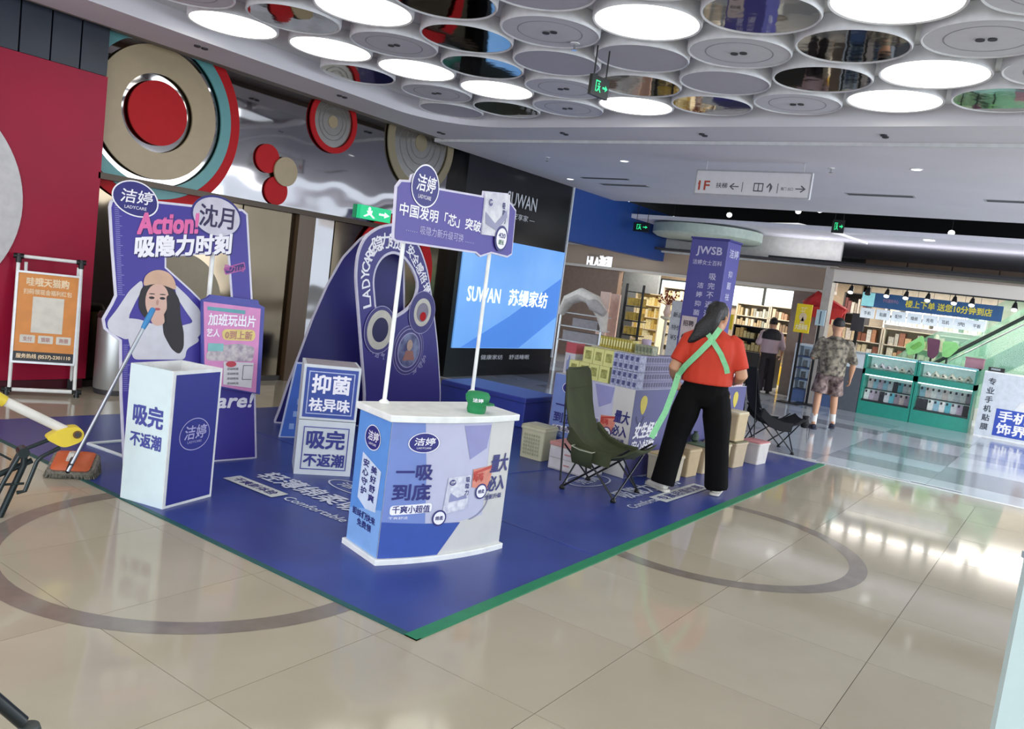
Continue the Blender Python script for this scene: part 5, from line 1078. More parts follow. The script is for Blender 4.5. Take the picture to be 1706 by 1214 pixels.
# =================================================================== STACKED SIGN CUBES
yQ = math.radians(-38); Q0 = V((3.93, 4.52, 0)); QW = .41
def cube(lab, z, h, face, border, inkm, l1, l2, dx=0.0):
    t = thing('sign_cube', lab, 'sign box', (Q0.x, Q0.y, z), yQ); M = Matrix.Translation((Q0.x, Q0.y, z)) @ Matrix.Rotation(yQ, 4, 'Z'); S = Flat((Q0.x, Q0.y, z), yQ)
    build('box', MB().b2((dx, 0, 0), (QW + dx, .36, h), M), mat('cube_white', 'ccd2d8', .45, noise=.03), t, bevel=.004)
    build('top_sheet', MB().b2((dx + .02, .02, h), (QW + dx - .02, .34, h + .002), M), mat('cube_top_grey', '9a939c', .5), t)
    if face: sheet(t, 'face', S, rect(dx + .018, .02, dx + QW - .018, h - .02), face, .002)
    g = MB(); r0 = rect(dx + .04, .045, dx + QW - .04, h - .045); r1 = inset(r0, .007); g.add([S.pt(*p, .004) for p in r0 + r1], [(i, (i + 1) % 4, (i + 1) % 4 + 4, i + 4) for i in range(4)]); build('border_line', g, border, t, recalc=False)
    label_text(t, S, l1, inkm, dx + .07, h * .50, dx + QW - .07, h * .83, .03, .004); label_text(t, S, l2, inkm, dx + .06, h * .17, dx + QW - .06, h * .40, .03, .004); return t
cube('white sign cube at the bottom of the pair, navy characters on white', 0, .41, None, MATS['violet_blue_ink'], mat('cube_ink', '343a86', .5), '吸完', '不返潮')
cube('blue faced sign cube on top of the white one', .414, .405, mat('cube_blue', '3a4f9c', .45), mat('cube_line', 'b4bede', .5), WINK, '抑菌', '祛异味', .0)
# low blue plinth and carton behind the counter
lp = thing('low_plinth', 'low blue box plinth on the mat behind the promo counter', 'plinth', (7.4, 5.4, 0)); build('box', MB().b2((7.40, 4.87, .006), (8.1, 6.1, .34)), mat('plinth_blue', '3a49a6', .4, noise=.04), lp, bevel=.01); build('lid_seam', MB().b2((7.395, 4.865, .28), (8.105, 6.105, .29)), MATB, lp)
cb = thing('brown_carton', 'brown carton standing between the blue plinth and the promo table', 'carton', (7.9, 4.55, 0), math.radians(4)); M = WM[cb]; build('box', MB().b2((-.2, -.18, .006), (.2, .18, .56), M), mat('carton_brown', '8d705c', .7), cb); build('tape', MB().b2((-.202, -.03, .006), (.202, .03, .563), M), mat('carton_tape', 'a98a6a', .3), cb)
# =================================================================== PROMO TABLE WITH PACKS
TK, TL, TM, TN = V((6.40, 3.09, 0)), V((6.50, 3.98, 0)), V((8.62, 2.87, 0)), V((8.75, 3.75, 0)); TZ = .80
pt_ = thing('promo_table', 'large promotional table with white front and purple long side, stacked with packs', 'table', (7.5, 3.4, 0))
foot = [TK, TM, TN, TL]
build('body', MB().add([V((p.x, p.y, .006)) for p in foot] + [V((p.x, p.y, TZ)) for p in foot], [(3, 2, 1, 0), (4, 5, 6, 7)] + [(i, (i + 1) % 4, (i + 1) % 4 + 4, i + 4) for i in range(4)]), mat('table_shell', 'b9bcc8', .45), pt_)
yT = math.atan2(TK.y - TL.y, TK.x - TL.x); ST = Flat(TL, yT); TW = (TK - TL).length; print_front(pt_, ST, TW, .01, TZ - .004, None)
yS = math.atan2(TM.y - TK.y, TM.x - TK.x); SM = Flat(TK, yS); TWs = (TM - TK).length
sheet(pt_, 'side_print', SM, rect(0, .01, TWs, TZ - .004), mat('table_violet', '4c4a80', .45, noise=.06, scale=2), .002)
YL = mat('yellow_bulb', 'c9b640', .5)
for s in (.16, 2.0):
    sheet(pt_, 'bulb_print', SM, ell((s, .66), .055, .085, egg=.3), YL, .004); build('loop_print', MB().ringsheet(SM, (s - .03, .56), .07, .05, .004, 20, 1.1, PI, 2 * PI), mat('loop_ink', '2f2b60', .5), pt_, recalc=False)
label_text(pt_, SM, '女生经期', WINK, .05, .36, .46, .50, .03, .005, shear=.3); label_text(pt_, SM, '安心好物', WINK, .03, .24, .40, .34, .02, .005, shear=.3)
sheet(pt_, 'product_print', SM, rect(1.95, .3, 2.18, .5), mat('product_print', '8b6a98', .5, noise=.4, scale=12, col2='c0a8c0'), .004)
D1 = (TL - TK).normalized(); N1 = V((math.sin(yT), -math.cos(yT), 0)); D2 = (TM - TK).normalized(); N2 = V((math.sin(yS), -math.cos(yS), 0))
GP = {}
def pack(key, name, lab, pos, yaw, size, m, grp, cat='pack', m2=None):
    """one packet: body plus a printed label on its front"""
    pos = V(pos)
    if key in GP: return dup(GP[key], pos, yaw, lab, grp)
    t = thing(name, lab, cat, tuple(pos), yaw, grp); GP[key] = t; M = WM[t]; w_, d_, h_ = size
    build('body', MB().b2((-w_ / 2, -d_ / 2, 0), (w_ / 2, d_ / 2, h_), M), m, t)
    build('label_print', MB().b2((-w_ * .3, -d_ / 2 - .001, h_ * .25), (w_ * .3, -d_ / 2, h_ * .8), M), m2 or m, t); return t
YB = mat('yellow_box', 'cfd089', .5, noise=.05); YB2 = mat('yellow_box_print', 'a6a860', .5, noise=.2, scale=40)
LP = mat('lilac_pack', 'b0b4cc', .5, noise=.25, scale=45, col2='8086a8'); LP2 = mat('lilac_pack_print', '5c6090', .5, noise=.3, scale=60)
VP = mat('violet_pack', '8a86a6', .5, noise=.25, scale=45, col2='66628a'); VP2 = mat('violet_pack_print', '4a4670', .5, noise=.3, scale=60)
def onfront(s, back, z): p = TK + D1 * s - N1 * back; return V((p.x, p.y, z))
def onside(s, back, z): p = TK + D2 * s - N2 * back; return V((p.x, p.y, z))
for tier in range(2):
    for k in range(4 if tier == 0 else 3):
        s = .34 + .03 * (1 - tier) + k * .115
        pack('yb', 'yellow_box', f'yellow box on the promo table, {["lower", "upper"][tier]} tier, {ORD[k]} from the lilac packs', onfront(s, .08, TZ + .001 + tier * .146), yT, (.11, .12, .144), YB, 'yellow boxes on the promo table', 'box', YB2)
for tier in range(2):
    for row in range(2):
        for k in range(5): pack('lp', 'lilac_pack', f'pale lilac pack at the table corner, {["lower", "upper"][tier]} tier, {["bottom", "top"][row]} row, {ORD[k]} from the corner', onfront(.03 + k * .056, .055, TZ + .001 + tier * .150 + row * .074), yT, (.053, .10, .072), LP, 'pale lilac packs at the table corner', 'pack', LP2)
        for k in range(20):
            if k < 3: continue
            pack('vp', 'violet_pack', f'violet pack on the long table side, {["lower", "upper"][tier]} tier, {["bottom", "top"][row]} row, {ORD[k - 3]} from corner', onside(.0 + k * .0435, .055, TZ + .001 + tier * .150 + row * .074), yS, (.041, .10, .072), VP, 'grey violet packs on the long side', 'pack', VP2)
ty_ = thing('packing_carton', 'pale carton behind the yellow boxes holding up the golden sachets', 'carton', tuple(onfront(.3, .28, TZ)), yT); M = WM[ty_]; build('box', MB().b2((-.36, -.1, .001), (.25, .12, .30), M), mat('pale_carton', 'b9b39a', .6), ty_); build('tape', MB().b2((-.36, .0, .30), (.25, .03, .302), M), MATS['carton_tape'], ty_)
GS = [mat('gold_sachet', 'b3a84e', .4, .1, noise=.3, scale=30, col2='8a7c34'), mat('green_sachet', 'a3a98c', .5, noise=.3, scale=30)]
for k in range(12):
    M = WM[ty_]; p = M @ V((-.24 + k * .030 - .02 + 0.0, -.05, .303)); pack('gs', 'gold_sachet', f'thin golden sachet standing on the carton, {ORD[k]} from the left', p, yT, (.026, .10, .10), GS[0], 'golden sachets on the carton', 'sachet', mat('sachet_pale', 'd0cf9c', .5))
for k in range(5):
    M = WM[ty_]; p = M @ V((.155 + k * .036 - .02, -.05, .303)); pack('gr', 'green_sachet', f'grey green sachet right of the golden ones, {ORD[k]} from the left', p, yT, (.034, .10, .08), GS[1], 'grey green sachets on the carton', 'sachet', mat('sachet_dark', '5f6a5a', .5))
bt = thing('plush_boot', 'lilac boot-shaped item standing on the packs behind the table corner', 'ornament', tuple(onside(.20, .22, TZ))); p = onside(.52, .24, TZ)
build('crate', MB().box(p + V((0, 0, .145)), (.22, .16, .288), yS), mat('boot_crate', '8d88a4', .6), bt); build('boot', MB().tube([p + V((-.03, .02, .42)), p + V((-.03, .02, .34)), p + V((-.02, .0, .31)), p + V((.05, -.04, .305))], [.045, .045, .042, .03], 12), mat('lilac_boot', 'a99cb4', .6), bt, smooth=True)
rb = thing('tall_carton', 'white carton with a red top band at the left end of the promo table', 'carton', tuple(onfront(.80, .12, TZ)), yT); M = WM[rb]; build('box', MB().b2((-.07, -.05, .001), (.05, .08, .30), M), mat('white_carton', 'bdbcc6', .5), rb); build('red_band', MB().b2((-.0705, -.051, .20), (.0505, .081, .30), M), mat('carton_red', 'b0525a', .5), rb); SRb = Flat(M @ V((-.07, -.0515, 0)), yT); sheet(rb, 'bottle_print', SRb, rnd([(.03, .02), (.08, .02), (.085, .12), (.065, .14), (.06, .18), (.05, .18), (.045, .14), (.025, .12)], .01), mat('bottle_print', '7f8cb4', .5), .001)
for tier in range(2):
    for row in range(2):
        for k in range(5): pack('pp', 'pink_pack', f'pink pack at the far table end, {["lower", "upper"][tier]} tier, {["bottom", "top"][row]} row, {ORD[k]} from the end', onside(2.12 - k * .055, .06, TZ + .001 + tier * .12 + row * .059), yS, (.052, .10, .057), mat('pink_pack', 'c9a4a8', .5, noise=.3, scale=40, col2='d9cdd0'), 'pink packs at the far end', 'pack', mat('pink_pack_print', 'a85a68', .5))
# =================================================================== STORAGE BINS ROUND THE TABLE
def sbin(name, lab, c, yaw, w_, d_, h_, body, lid, taper=.9, z=.007, tex=False, grp='storage bins round the promo table'):
    t = thing(name, lab, 'storage bin', (c[0], c[1], z), yaw, grp); M = WM[t]; secs = []
    def sec(f, zz, r=.02): return [M @ V((x, y, zz)) for x, y in rnd([(-w_ / 2 * f, -d_ / 2 * f), (w_ / 2 * f, -d_ / 2 * f), (w_ / 2 * f, d_ / 2 * f), (-w_ / 2 * f, d_ / 2 * f)], r, 3)]
    build('body', MB().ring_sections([sec(taper, 0), sec((taper + 1) / 2, h_ * .5), sec(.99, h_ * .9)]), mat('bin_' + body, body, .5, noise=.04), t, smooth=True)
    build('rim', MB().ring_sections([sec(1.03, h_ * .86), sec(1.05, h_ * .9), sec(1.03, h_ * .94)]), mat('bin_' + body, body, .5), t, smooth=True)
    build('lid', MB().ring_sections([sec(1.02, h_ * .94), sec(1.02, h_ * .98), sec(.93, h_ * 1.0)]), mat('lid_' + lid, lid, .5), t, smooth=True)
    if tex:
        S = Flat(M @ V((-w_ / 2, -d_ / 2, 0)), yaw); g = MB()
        for i in range(7):
            for j in range(6): g.sheet(S, ell((w_ * (.2 + .1 * i), h_ * (.16 + .11 * j)), .008, .012, 8), .006 - .0 + (-.016 if False else 0))
        build('basket_pattern', g, mat('bin_pattern', 'a5a98c', .5), t, recalc=False, kind='stuff')
    return t
sbin('storage_bin', 'cream square bin with a basket pattern at the left end of the promo table', (6.30, 3.95), -PI / 2, .26, .23, .31, 'c8c7a8', 'b9b79c', .93, tex=True)
pd = thing('drawer_box', 'white two-drawer box with a pink top in front of the promo table', 'drawer box', (6.20, 3.47, .007), -PI / 2 - .03); M = WM[pd]
build('case', MB().b2((-.20, -.14, 0), (.20, .14, .21), M), mat('drawer_white', 'c9c4c6', .5), pd, bevel=.006); build('top', MB().b2((-.205, -.145, .21), (.205, .145, .245), M), mat('coral_top', 'c98f88', .5), pd, bevel=.006)
for z in (.015, .11): 
    dr = build('drawer', MB().b2((-.185, -.152, z), (.185, -.14, z + .088), M), mat('drawer_face', 'd0ccce', .5), pd, bevel=.004); build('handle', MB().b2((-.03, -.158, z + .04), (.03, -.152, z + .05), M), mat('handle_pink', 'b97c78', .5), dr)
sbin('storage_bin', 'cream bin partly behind the trouser leg, nearest the green chair', (6.78, 2.88), yS, .26, .24, .24, 'c4baa2', 'c0a878', .9)
sbin('storage_bin', 'tan bin visible between the legs of the woman in red', (7.18, 2.87), yS, .24, .22, .27, 'b9a27c', 'a8946e', .88)
sbin('storage_bin', 'second tan bin between her legs, with green lid', (7.50, 2.84), yS, .24, .22, .27, 'bba888', '5a6a50', .88)
sbin('storage_bin', 'narrow cream bin just right of her right trouser leg', (7.84, 2.81), yS, .2, .22, .27, 'bdb090', '8c8468', .9)
sbin('storage_bin', 'wide tan bin under the stacked tall one near the black chair', (8.16, 2.77), yS, .28, .22, .27, 'b3a184', '6f6a4e', .9)
sbin('storage_bin', 'tall beige bin stacked on the wide tan bin', (8.13, 2.78), yS, .24, .20, .30, 'bda884', 'd0c4a8', .92, z=.28)
sbin('storage_bin', 'white bin with a pink lid nearest the black chair', (8.62, 2.68), yS, .27, .22, .24, 'c9c3be', 'c08080', .9)
for k, (u, v, z, c, lab) in enumerate(((1093, 741, .24, 'a89060', 'small tan pouch on the cream bin beside the green chair'), (1150, 727, .27, '8f9468', 'olive yellow pouch on the bins between her legs'), (1157, 735, .27, '2f4034', 'dark green pouch on the bins between her legs'))):
    p = PZ(u, v, z + .007); p.z = z + .008; t = thing('pouch', lab, 'pouch', tuple(p)); build('body', MB().lathe(p, [(.03, 0), (.055, .02), (.05, .06), (.02, .085), (.03, .10), (.001, .10)], 14, 1, .7), mat('pouch_' + c, c, .7, noise=.1), t, smooth=True); build('tie', MB().lathe(p + V((0, 0, .085)), [(.024, -.004), (.026, 0), (.024, .004)], 12, 1, .7), GRILL, t)
# =================================================================== CAMPING CHAIRS
def camp_chair(name, lab, c, yaw, fab, pole, wide=1.0, pocket=True, z0=.008, ps=-1):
    t = thing(name, lab, 'chair', (c[0], c[1], z0), yaw); M = WM[t]; W_ = .225 * wide
    prof = [(-.335, .97, .15), (-.325, .93, .195), (-.305, .82, .21), (-.28, .68, .215), (-.245, .55, .22), (-.195, .45, .22), (-.11, .375, .225), (.02, .335, .23), (.14, .335, .23), (.25, .375, .22), (.335, .43, .195), (.35, .445, .18)]
    mb = MB(); n = 9; top, bot = [], []
    for (x, z, w_) in prof:
        for k in range(n):
            f = -1 + 2 * k / (n - 1); sag = .035 * (1 - f * f); nx_ = -.7 if x < -.18 else .1; nz_ = -.3 if x < -.18 else -1
            p = V((x + sag * nx_, f * w_ * wide, z + sag * nz_)); top.append(M @ p); bot.append(M @ (p + V((nx_ * .014, 0, nz_ * .014))))
    m_ = len(prof); N = m_ * n; fs = []
    for i in range(m_ - 1):
        for k in range(n - 1):
            a = i * n + k; fs += [(a, a + 1, a + n + 1, a + n), (a + N, a + n + N, a + n + 1 + N, a + 1 + N)]
    edge = [i * n for i in range(m_)] + [(m_ - 1) * n + k for k in range(1, n)] + [i * n + n - 1 for i in range(m_ - 2, -1, -1)] + [k for k in range(n - 2, 0, -1)]
    for i in range(len(edge)): a, b = edge[i], edge[(i + 1) % len(edge)]; fs.append((a, b, b + N, a + N))
    build('sling', mb.add(top + bot, fs), fab, t, smooth=True, ang=60)
    # darker head band and side bolsters sewn on
    hb = MB().ring_sections([[M @ V((x + dx, f * .19 * wide, z)) for dx, z_ in ((0, 0),) for x, z in ((-.345, .945), (-.335, .945), (-.315, .80), (-.325, .80))] for f in (-1, -.33, .33, 1)]); build('head_band', hb, fab, t, smooth=True)
    for sy in (-1, 1):
        build('side_panel', MB().ring_sections([[M @ V((x + .02, sy * .224 * wide, z)), M @ V((x + .035, sy * .236 * wide, z + .01)), M @ V((x + .02, sy * .236 * wide, z - .10)), M @ V((x, sy * .224 * wide, z - .10))] for x, z in ((-.24, .5), (-.12, .40), (.02, .36), (.14, .36))]), fab, t, smooth=True)
    L = lambda a, b, r=.0085: MB().tube([M @ V(a), M @ V(b)], r, 8)
    fx, fy = .225, .215 * wide
    for sy in (-1, 1):
        build('leg', L((-fx, sy * fy, .02), (.30, sy * fy * .98, .43)), pole, t, smooth=True); build('leg', L((fx, sy * fy, .02), (-.25, sy * fy, .50)), pole, t, smooth=True)
        build('back_pole', L((-.25, sy * fy, .06), (-.335, sy * fy * .85, .95), .008), pole, t, smooth=True)
    for sx in (-1, 1):
        build('cross_brace', L((sx * fx, -fy, .025), (sx * (fx + .03), fy, .36), .0075), pole, t, smooth=True); build('cross_brace', L((sx * fx, fy, .025), (sx * (fx + .03), -fy, .36), .0075), pole, t, smooth=True)
        for sy in (-1, 1): build('foot', MB().lathe(M @ V((sx * fx, sy * fy, 0)), [(.001, 0), (.022, 0), (.024, .012), (.014, .03), (.001, .034)], 14), BLACKM, t, smooth=True)
    if pocket:
        secs = [[M @ V((x, ps * (.245 * wide + d), z)) for x, d, z in ((-.15, 0, z_), (.02, 0, z_ - .02), (.03, b_, z_ - .02), (-.06, b_ * 1.5, z_ - .01), (-.15, b_, z_))] for z_, b_ in ((.24, .012), (.30, .05), (.375, .06))]
        build('side_pocket', MB().ring_sections(secs), fab, t, smooth=True)
        build('pocket_piping', MB().tube([M @ V((-.15, ps * .245 * wide, .378)), M @ V((-.15, ps * (.245 * wide + .06), .378)), M @ V((-.06, ps * (.245 * wide + .092), .368)), M @ V((.03, ps * (.245 * wide + .06), .358)), M @ V((.03, ps * .245 * wide, .356))], .005, 6), mat('grey_piping', '9aa08c', .6), t, smooth=True)
    return t
OLIVE = mat('olive_canvas', '3a4127', .85, noise=.14, scale=7, bump=.25, bscale=9)
BLKC = mat('black_canvas', '16161a', .85, noise=.1, scale=8, bump=.2, bscale=9)
camp_chair('camping_chair', 'olive green folding camping chair beside the woman in red', (5.80, 2.99), math.radians(-86), OLIVE, BLACKM, 1.1)
bc_ = camp_chair('camping_chair', 'black folding camping chair beyond the end of the blue mat', (9.74, 2.88), math.radians(-52), BLKC, BLACKM, 1.0, pocket=False, z0=.001); M = WM[bc_]
build('drawstring_bag', MB().lathe(M @ V((.40, -.02, .30)), [(.001, 0), (.05, .01), (.07, .06), (.04, .12), (.05, .15), (.001, .15)], 12, 1, .8), BLKC, bc_, smooth=True)
build('cord', MB().tube([M @ V((.42, -.05, .36)), M @ V((.43, -.06, .2)), M @ V((.44, -.06, .12)), M @ V((.45, -.07, .2)), M @ V((.44, -.08, .34))], .003, 5), GRILL, bc_)
# =================================================================== MOP
mp = PZ(120, 800); top = PY(256, 513, 4.93); mo = thing('mop', 'flat mop with an orange head and a blue tipped handle leaning against the hat standee', 'mop', (mp.x, mp.y, 0))
j = PZ(113, 785, .09); dirn = (top - j).normalized(); L_ = (top - j).length
build('handle', MB().tube([j, j + dirn * (L_ - .14)], .0115, 12), mat('mop_steel', 'a9afb6', .3, .7), mo, smooth=True)
build('grip', MB().tube([j + dirn * (L_ - .15), j + dirn * (L_ - .10), j + dirn * (L_ - .01), j + dirn * L_], [.014, .018, .017, .010], 12), mat('blue_grip', '2f7fb8', .4), mo, smooth=True)
yM = math.radians(-40); Mm = Matrix.Translation(PZ(122, 790) + V((0, 0, .045))) @ Matrix.Rotation(yM, 4, 'Z') @ Matrix.Rotation(math.radians(24), 4, 'X')
def rsec(w_, d_, z, r): return [Mm @ V((x, y, z)) for x, y in rnd(rect(-w_ / 2, -d_ / 2, w_ / 2, d_ / 2), r, 4)]
build('mop_head', MB().ring_sections([rsec(.22, .19, .045, .03), rsec(.23, .20, .055, .03), rsec(.20, .17, .07, .04), rsec(.10, .08, .082, .03)]), mat('mop_orange', 'b8562e', .45, noise=.05), mo, smooth=True)
build('mop_pad', MB().ring_sections([rsec(.27, .22, -.0, .05), rsec(.29, .235, .02, .05), rsec(.27, .215, .046, .05)]), mat('mop_grey_pad', '7f7a70', .95, noise=.2, scale=40, bump=.8, bscale=90), mo, smooth=True)
fb = MB(); 
for i in range(260):
    a = random.uniform(0, 2 * PI); rx_, ry_ = .135, .108; p = Mm @ V((rx_ * max(-1, min(1, 1.3 * math.cos(a))), ry_ * max(-1, min(1, 1.3 * math.sin(a))), .035)); q = p + (Mm.to_3x3() @ V((math.cos(a), math.sin(a), 0))) * random.uniform(.008, .02); q.z = .006; fb.tube([p, q], .004, 4)
build('mop_fringe', fb, mat('mop_fringe', '6a675c', .95, noise=.3, scale=60), mo, kind='stuff')
build('swivel', MB().tube([Mm @ V((-.02, .04, .085)), Mm @ V((-.02, -.04, .085))], .014, 10).box(Mm @ V((0, 0, .10)), (.03, .06, .04), yM), mat('swivel_white', 'c9c4bc', .4), mo, smooth=True)
build('joint', MB().tube([Mm @ V((0, 0, .09)), j, j + dirn * .05], [.012, .014, .014], 10), BLACKM, mo, smooth=True)
# =================================================================== FOLDING TROLLEY at the left edge
g0 = PZ(2, 862); az = math.atan2(g0.y, g0.x); ST_ = Flat((g0.x, g0.y, 0), az - PI / 2 + .15)
fc = thing('folding_trolley', 'folding trolley frame with black legs and a white and yellow tube handle', 'trolley', tuple(g0))
def P2(u, v, d=0): a, b = ST_.inv(u, v); return ST_.pt(a, b, d)
YEL = mat('yellow_plastic', 'd9bf3a', .4, noise=.04)
build('handle_tube', MB().tube([P2(-40, 645), P2(112, 718)], .0255, 16), mat('white_tube', 'd6d3cc', .35), fc, smooth=True); build('handle_collar', MB().tube([P2(-45, 643), P2(-8, 661), P2(8, 669)], [.034, .034, .030], 16), YEL, fc, smooth=True)
build('hinge', MB().prism(ST_, rnd(ST_.poly([(72, 728), (100, 712), (128, 708), (139, 718), (134, 733), (104, 744)]), .03), -.035, .04), YEL, fc, bevel=.006)
hb_ = P2(126, 721, .04); build('bolt', MB().tube([hb_, hb_ + ST_.n * .012], .014, 6), GRILL, fc); build('bolt_washer', MB().tube([hb_, hb_ + ST_.n * .005], .022, 16), mat('bolt_brown', '6b4a24', .4), fc)
FT = mat('dark_green_black_frame', '1f2a2c', .35, .4)
for pts, r, d in (([(80, 731), (44, 745), (30, 760), (6, 800), (-30, 870)], .011, .02), ([(98, 743), (68, 758), (60, 766), (40, 815), (26, 818)], .011, .03), ([(42, 748), (40, 775), (0, 862), (-20, 905)], .017, -.01), ([(36, 750), (20, 780), (-20, 860)], .010, -.03), ([(-20, 800), (55, 768)], .016, -.02), ([(-10, 808), (40, 805)], .007, .0), ([(18, 765), (-20, 745)], .006, .01)):
    build('frame_tube', MB().tube([P2(u, v, d) for u, v in pts], r, 10), FT, fc, smooth=True)
p = P2(38, 752); build('pivot', MB().tube([p - ST_.n * .04, p + ST_.n * .04], .028, 16), FT, fc, smooth=True)
for u, v in ((-25, 902), (-30, 866)): q = P2(u, v); build('foot_rod', MB().tube([q, (q.x - .08, q.y + .08, .012)], .011, 8), FT, fc, smooth=True)
# dark metal leg in the lower left corner
lg = PZ(-30, 1300); cl_ = thing('trolley_wheel_arm', 'dark metal arm with a joint poking into the lower left corner', 'trolley arm', tuple(lg)); az = math.atan2(lg.y, lg.x); SL2 = Flat((lg.x, lg.y, 0), az - PI / 2)
def P3(u, v, d=0): a, b = SL2.inv(u, v); return SL2.pt(a, b, d)
build('arm', MB().tube([P3(-50, 1128), P3(38, 1203)], .019, 14), mat('blackened_steel', '23282a', .3, .5), cl_, smooth=True)
build('joint', MB().lathe(P3(48, 1222), [(.001, -.03), (.026, -.028), (.032, -.01), (.032, .01), (.026, .028), (.001, .03)], 20), mat('dark_rubber', '3a4240', .5), cl_, smooth=True); build('stem', MB().tube([P3(48, 1222), P3(52, 1300), (P3(52, 1300).x, P3(52, 1300).y, .0)], .012, 10), BLACKM, cl_, smooth=True)
# =================================================================== A-FRAME SIGN, TRASH BIN
fa, fb_ = PZ(10, 657), PZ(127, 662); yaw_a = math.atan2(fb_.y - fa.y, fb_.x - fa.x); af = thing('a_frame_sign', 'white tube A-frame sign with an orange poster by the crimson wall', 'sign', tuple((fa + fb_) / 2), yaw_a)
SAf = Flat(fa, yaw_a, .10); wA = (fb_ - fa).length
def ta(a, b, r=.016): return MB().tube([SAf.pt(*a), SAf.pt(*b)], r, 10)
x0 = SAf.inv(-18, 430)[0]; ht = SAf.inv(105, 434)[1]
for s in (.02, wA - .02): build('leg', ta((s, .03), (s if s < .1 else s - .02, ht)), WHITE, af, smooth=True)
build('top_bar', ta((.02, ht), (wA - .04, ht)), WHITE, af, smooth=True); build('bottom_bar', ta((.0, .05), (wA, .05), .018), WHITE, af, smooth=True)
for s, z in ((0.02, ht), (wA - .04, ht), (0, .05), (wA, .05)): build('corner_joint', MB().tube([SAf.pt(s - .04, z), SAf.pt(s + .04, z)], .024, 10).tube([SAf.pt(s, z - .06), SAf.pt(s, z + .02)], .024, 10), BLACKM, af, smooth=True)
bkp = SAf.n * -.42
for s in (.08, wA - .06): a_ = SAf.pt(s, ht - .05); b_ = SAf.pt(s, 0) + bkp; b_.z = .02; build('rear_leg', MB().tube([a_, b_], .014, 10), WHITE, af, smooth=True); build('rubber_foot', MB().box(b_ + V((0, 0, .03)), (.06, .06, .1), yaw_a), BLACKM, af)
za, zb = SAf.inv(60, 602)[1], SAf.inv(60, 456)[1]
build('poster', MB().prism(SAf, rect(.03, za, wA - .05, zb), -.01, .012), mat('poster_orange', 'd98a3c', .4, noise=.05), af); build('poster_frame', MB().prism(SAf, rect(.015, za - .02, wA - .035, za), -.015, .02).prism(SAf, rect(.015, zb, wA - .035, zb + .018), -.015, .02).prism(SAf, rect(.012, za, .03, zb), -.015, .02).prism(SAf, rect(wA - .05, za, wA - .032, zb), -.015, .02), ALU, af)
OW = wA - .08; X = lambda f: .03 + OW * f; Z = lambda f: za + (zb - za) * f
CRI = mat('cream_orange_ink', 'f0d6b0', .5)
label_text(af, SAf, '哇哦天猫购', CRI, X(.14), Z(.86), X(.84), Z(.955), .03, .014); label_text(af, SAf, '扫码领现金福利红包', CRI, X(.10), Z(.765), X(.90), Z(.825), .02, .014)
sheet(af, 'white_patch', SAf, rect(X(.26), Z(.33), X(.78), Z(.74)), mat('patch_white', 'd9d4c8', .5), .014)
for k in range(3): sheet(af, 'logo_strip', SAf, rnd(rect(X(.09 + .30 * k), Z(.21), X(.34 + .30 * k), Z(.30)), .01), MATS['patch_white'], .014); label_text(af, SAf, ['支付', '银联', '商圈'][k], mat('strip_ink', 'a86a6a', .5), X(.14 + .30 * k), Z(.23), X(.29 + .30 * k), Z(.28), .01, .015)
sheet(af, 'black_band', SAf, rect(.03, Z(0), wA - .05, Z(.11)), mat('band_black', '1e2228', .4), .014); label_text(af, SAf, '服务热线 (0537)-2301110', CRI, X(.05), Z(.025), X(.95), Z(.085), .02, .0155)
tb = thing('trash_bin', 'polished steel cylindrical bin between the crimson wall and the hat standee', 'trash bin', (4.34, 7.72, 0))
SST = mat('bin_steel', 'c4c8c8', .38, .75, noise=.05, stretch=(1, 1, .1), scale=8)
build('body', MB().lathe((4.34, 7.72, 0), [(.20, .05), (.205, .06), (.205, .72), (.20, .74)], 48), SST, tb, smooth=True); build('base', MB().lathe((4.34, 7.72, 0), [(.001, 0), (.195, 0), (.2, .05), (.001, .05)], 40), GRILL, tb, smooth=True)
build('lid', MB().lathe((4.34, 7.72, 0), [(.205, .74), (.21, .76), (.19, .80), (.12, .81), (.11, .79), (.001, .79)], 48), mat('bin_lid_dark', '55585a', .3, .7), tb, smooth=True); build('slot', MB().lathe((4.34, 7.72, 0), [(.001, .80), (.10, .80), (.10, .805), (.001, .805)], 32), GRILL, tb)
# pale board at the right edge
a_ = 1.1 * PI / 180; a_ -= .009; rbp = V((3.0 * math.cos(a_), 3.0 * math.sin(a_), 0)); q_ = ray(1706, 926); 
SRt = Flat(rbp, math.radians(-62)); hR = SRt.inv(1690, 930)[1]
t = thing('poster_board', 'pale mint board standing at the lower right edge of the picture', 'board', tuple(rbp), math.radians(-62))
build('panel', MB().prism(SRt, rect(0, .012, .8, hR), -.03, 0), mat('mint_board', 'b4c6c6', .45, noise=.02), t); build('foot', MB().b2(SRt.pt(0, 0, -.03), SRt.pt(.8, .012, -.03)) if False else MB().prism(SRt, rect(0, 0, .8, .012), -.12, .06), ALU, t)
build('top_rail', MB().prism(SRt, rect(-.006, hR, .8, hR + .02), -.036, .006), mat('rail_blue_grey', '9fb0b8', .4), t)
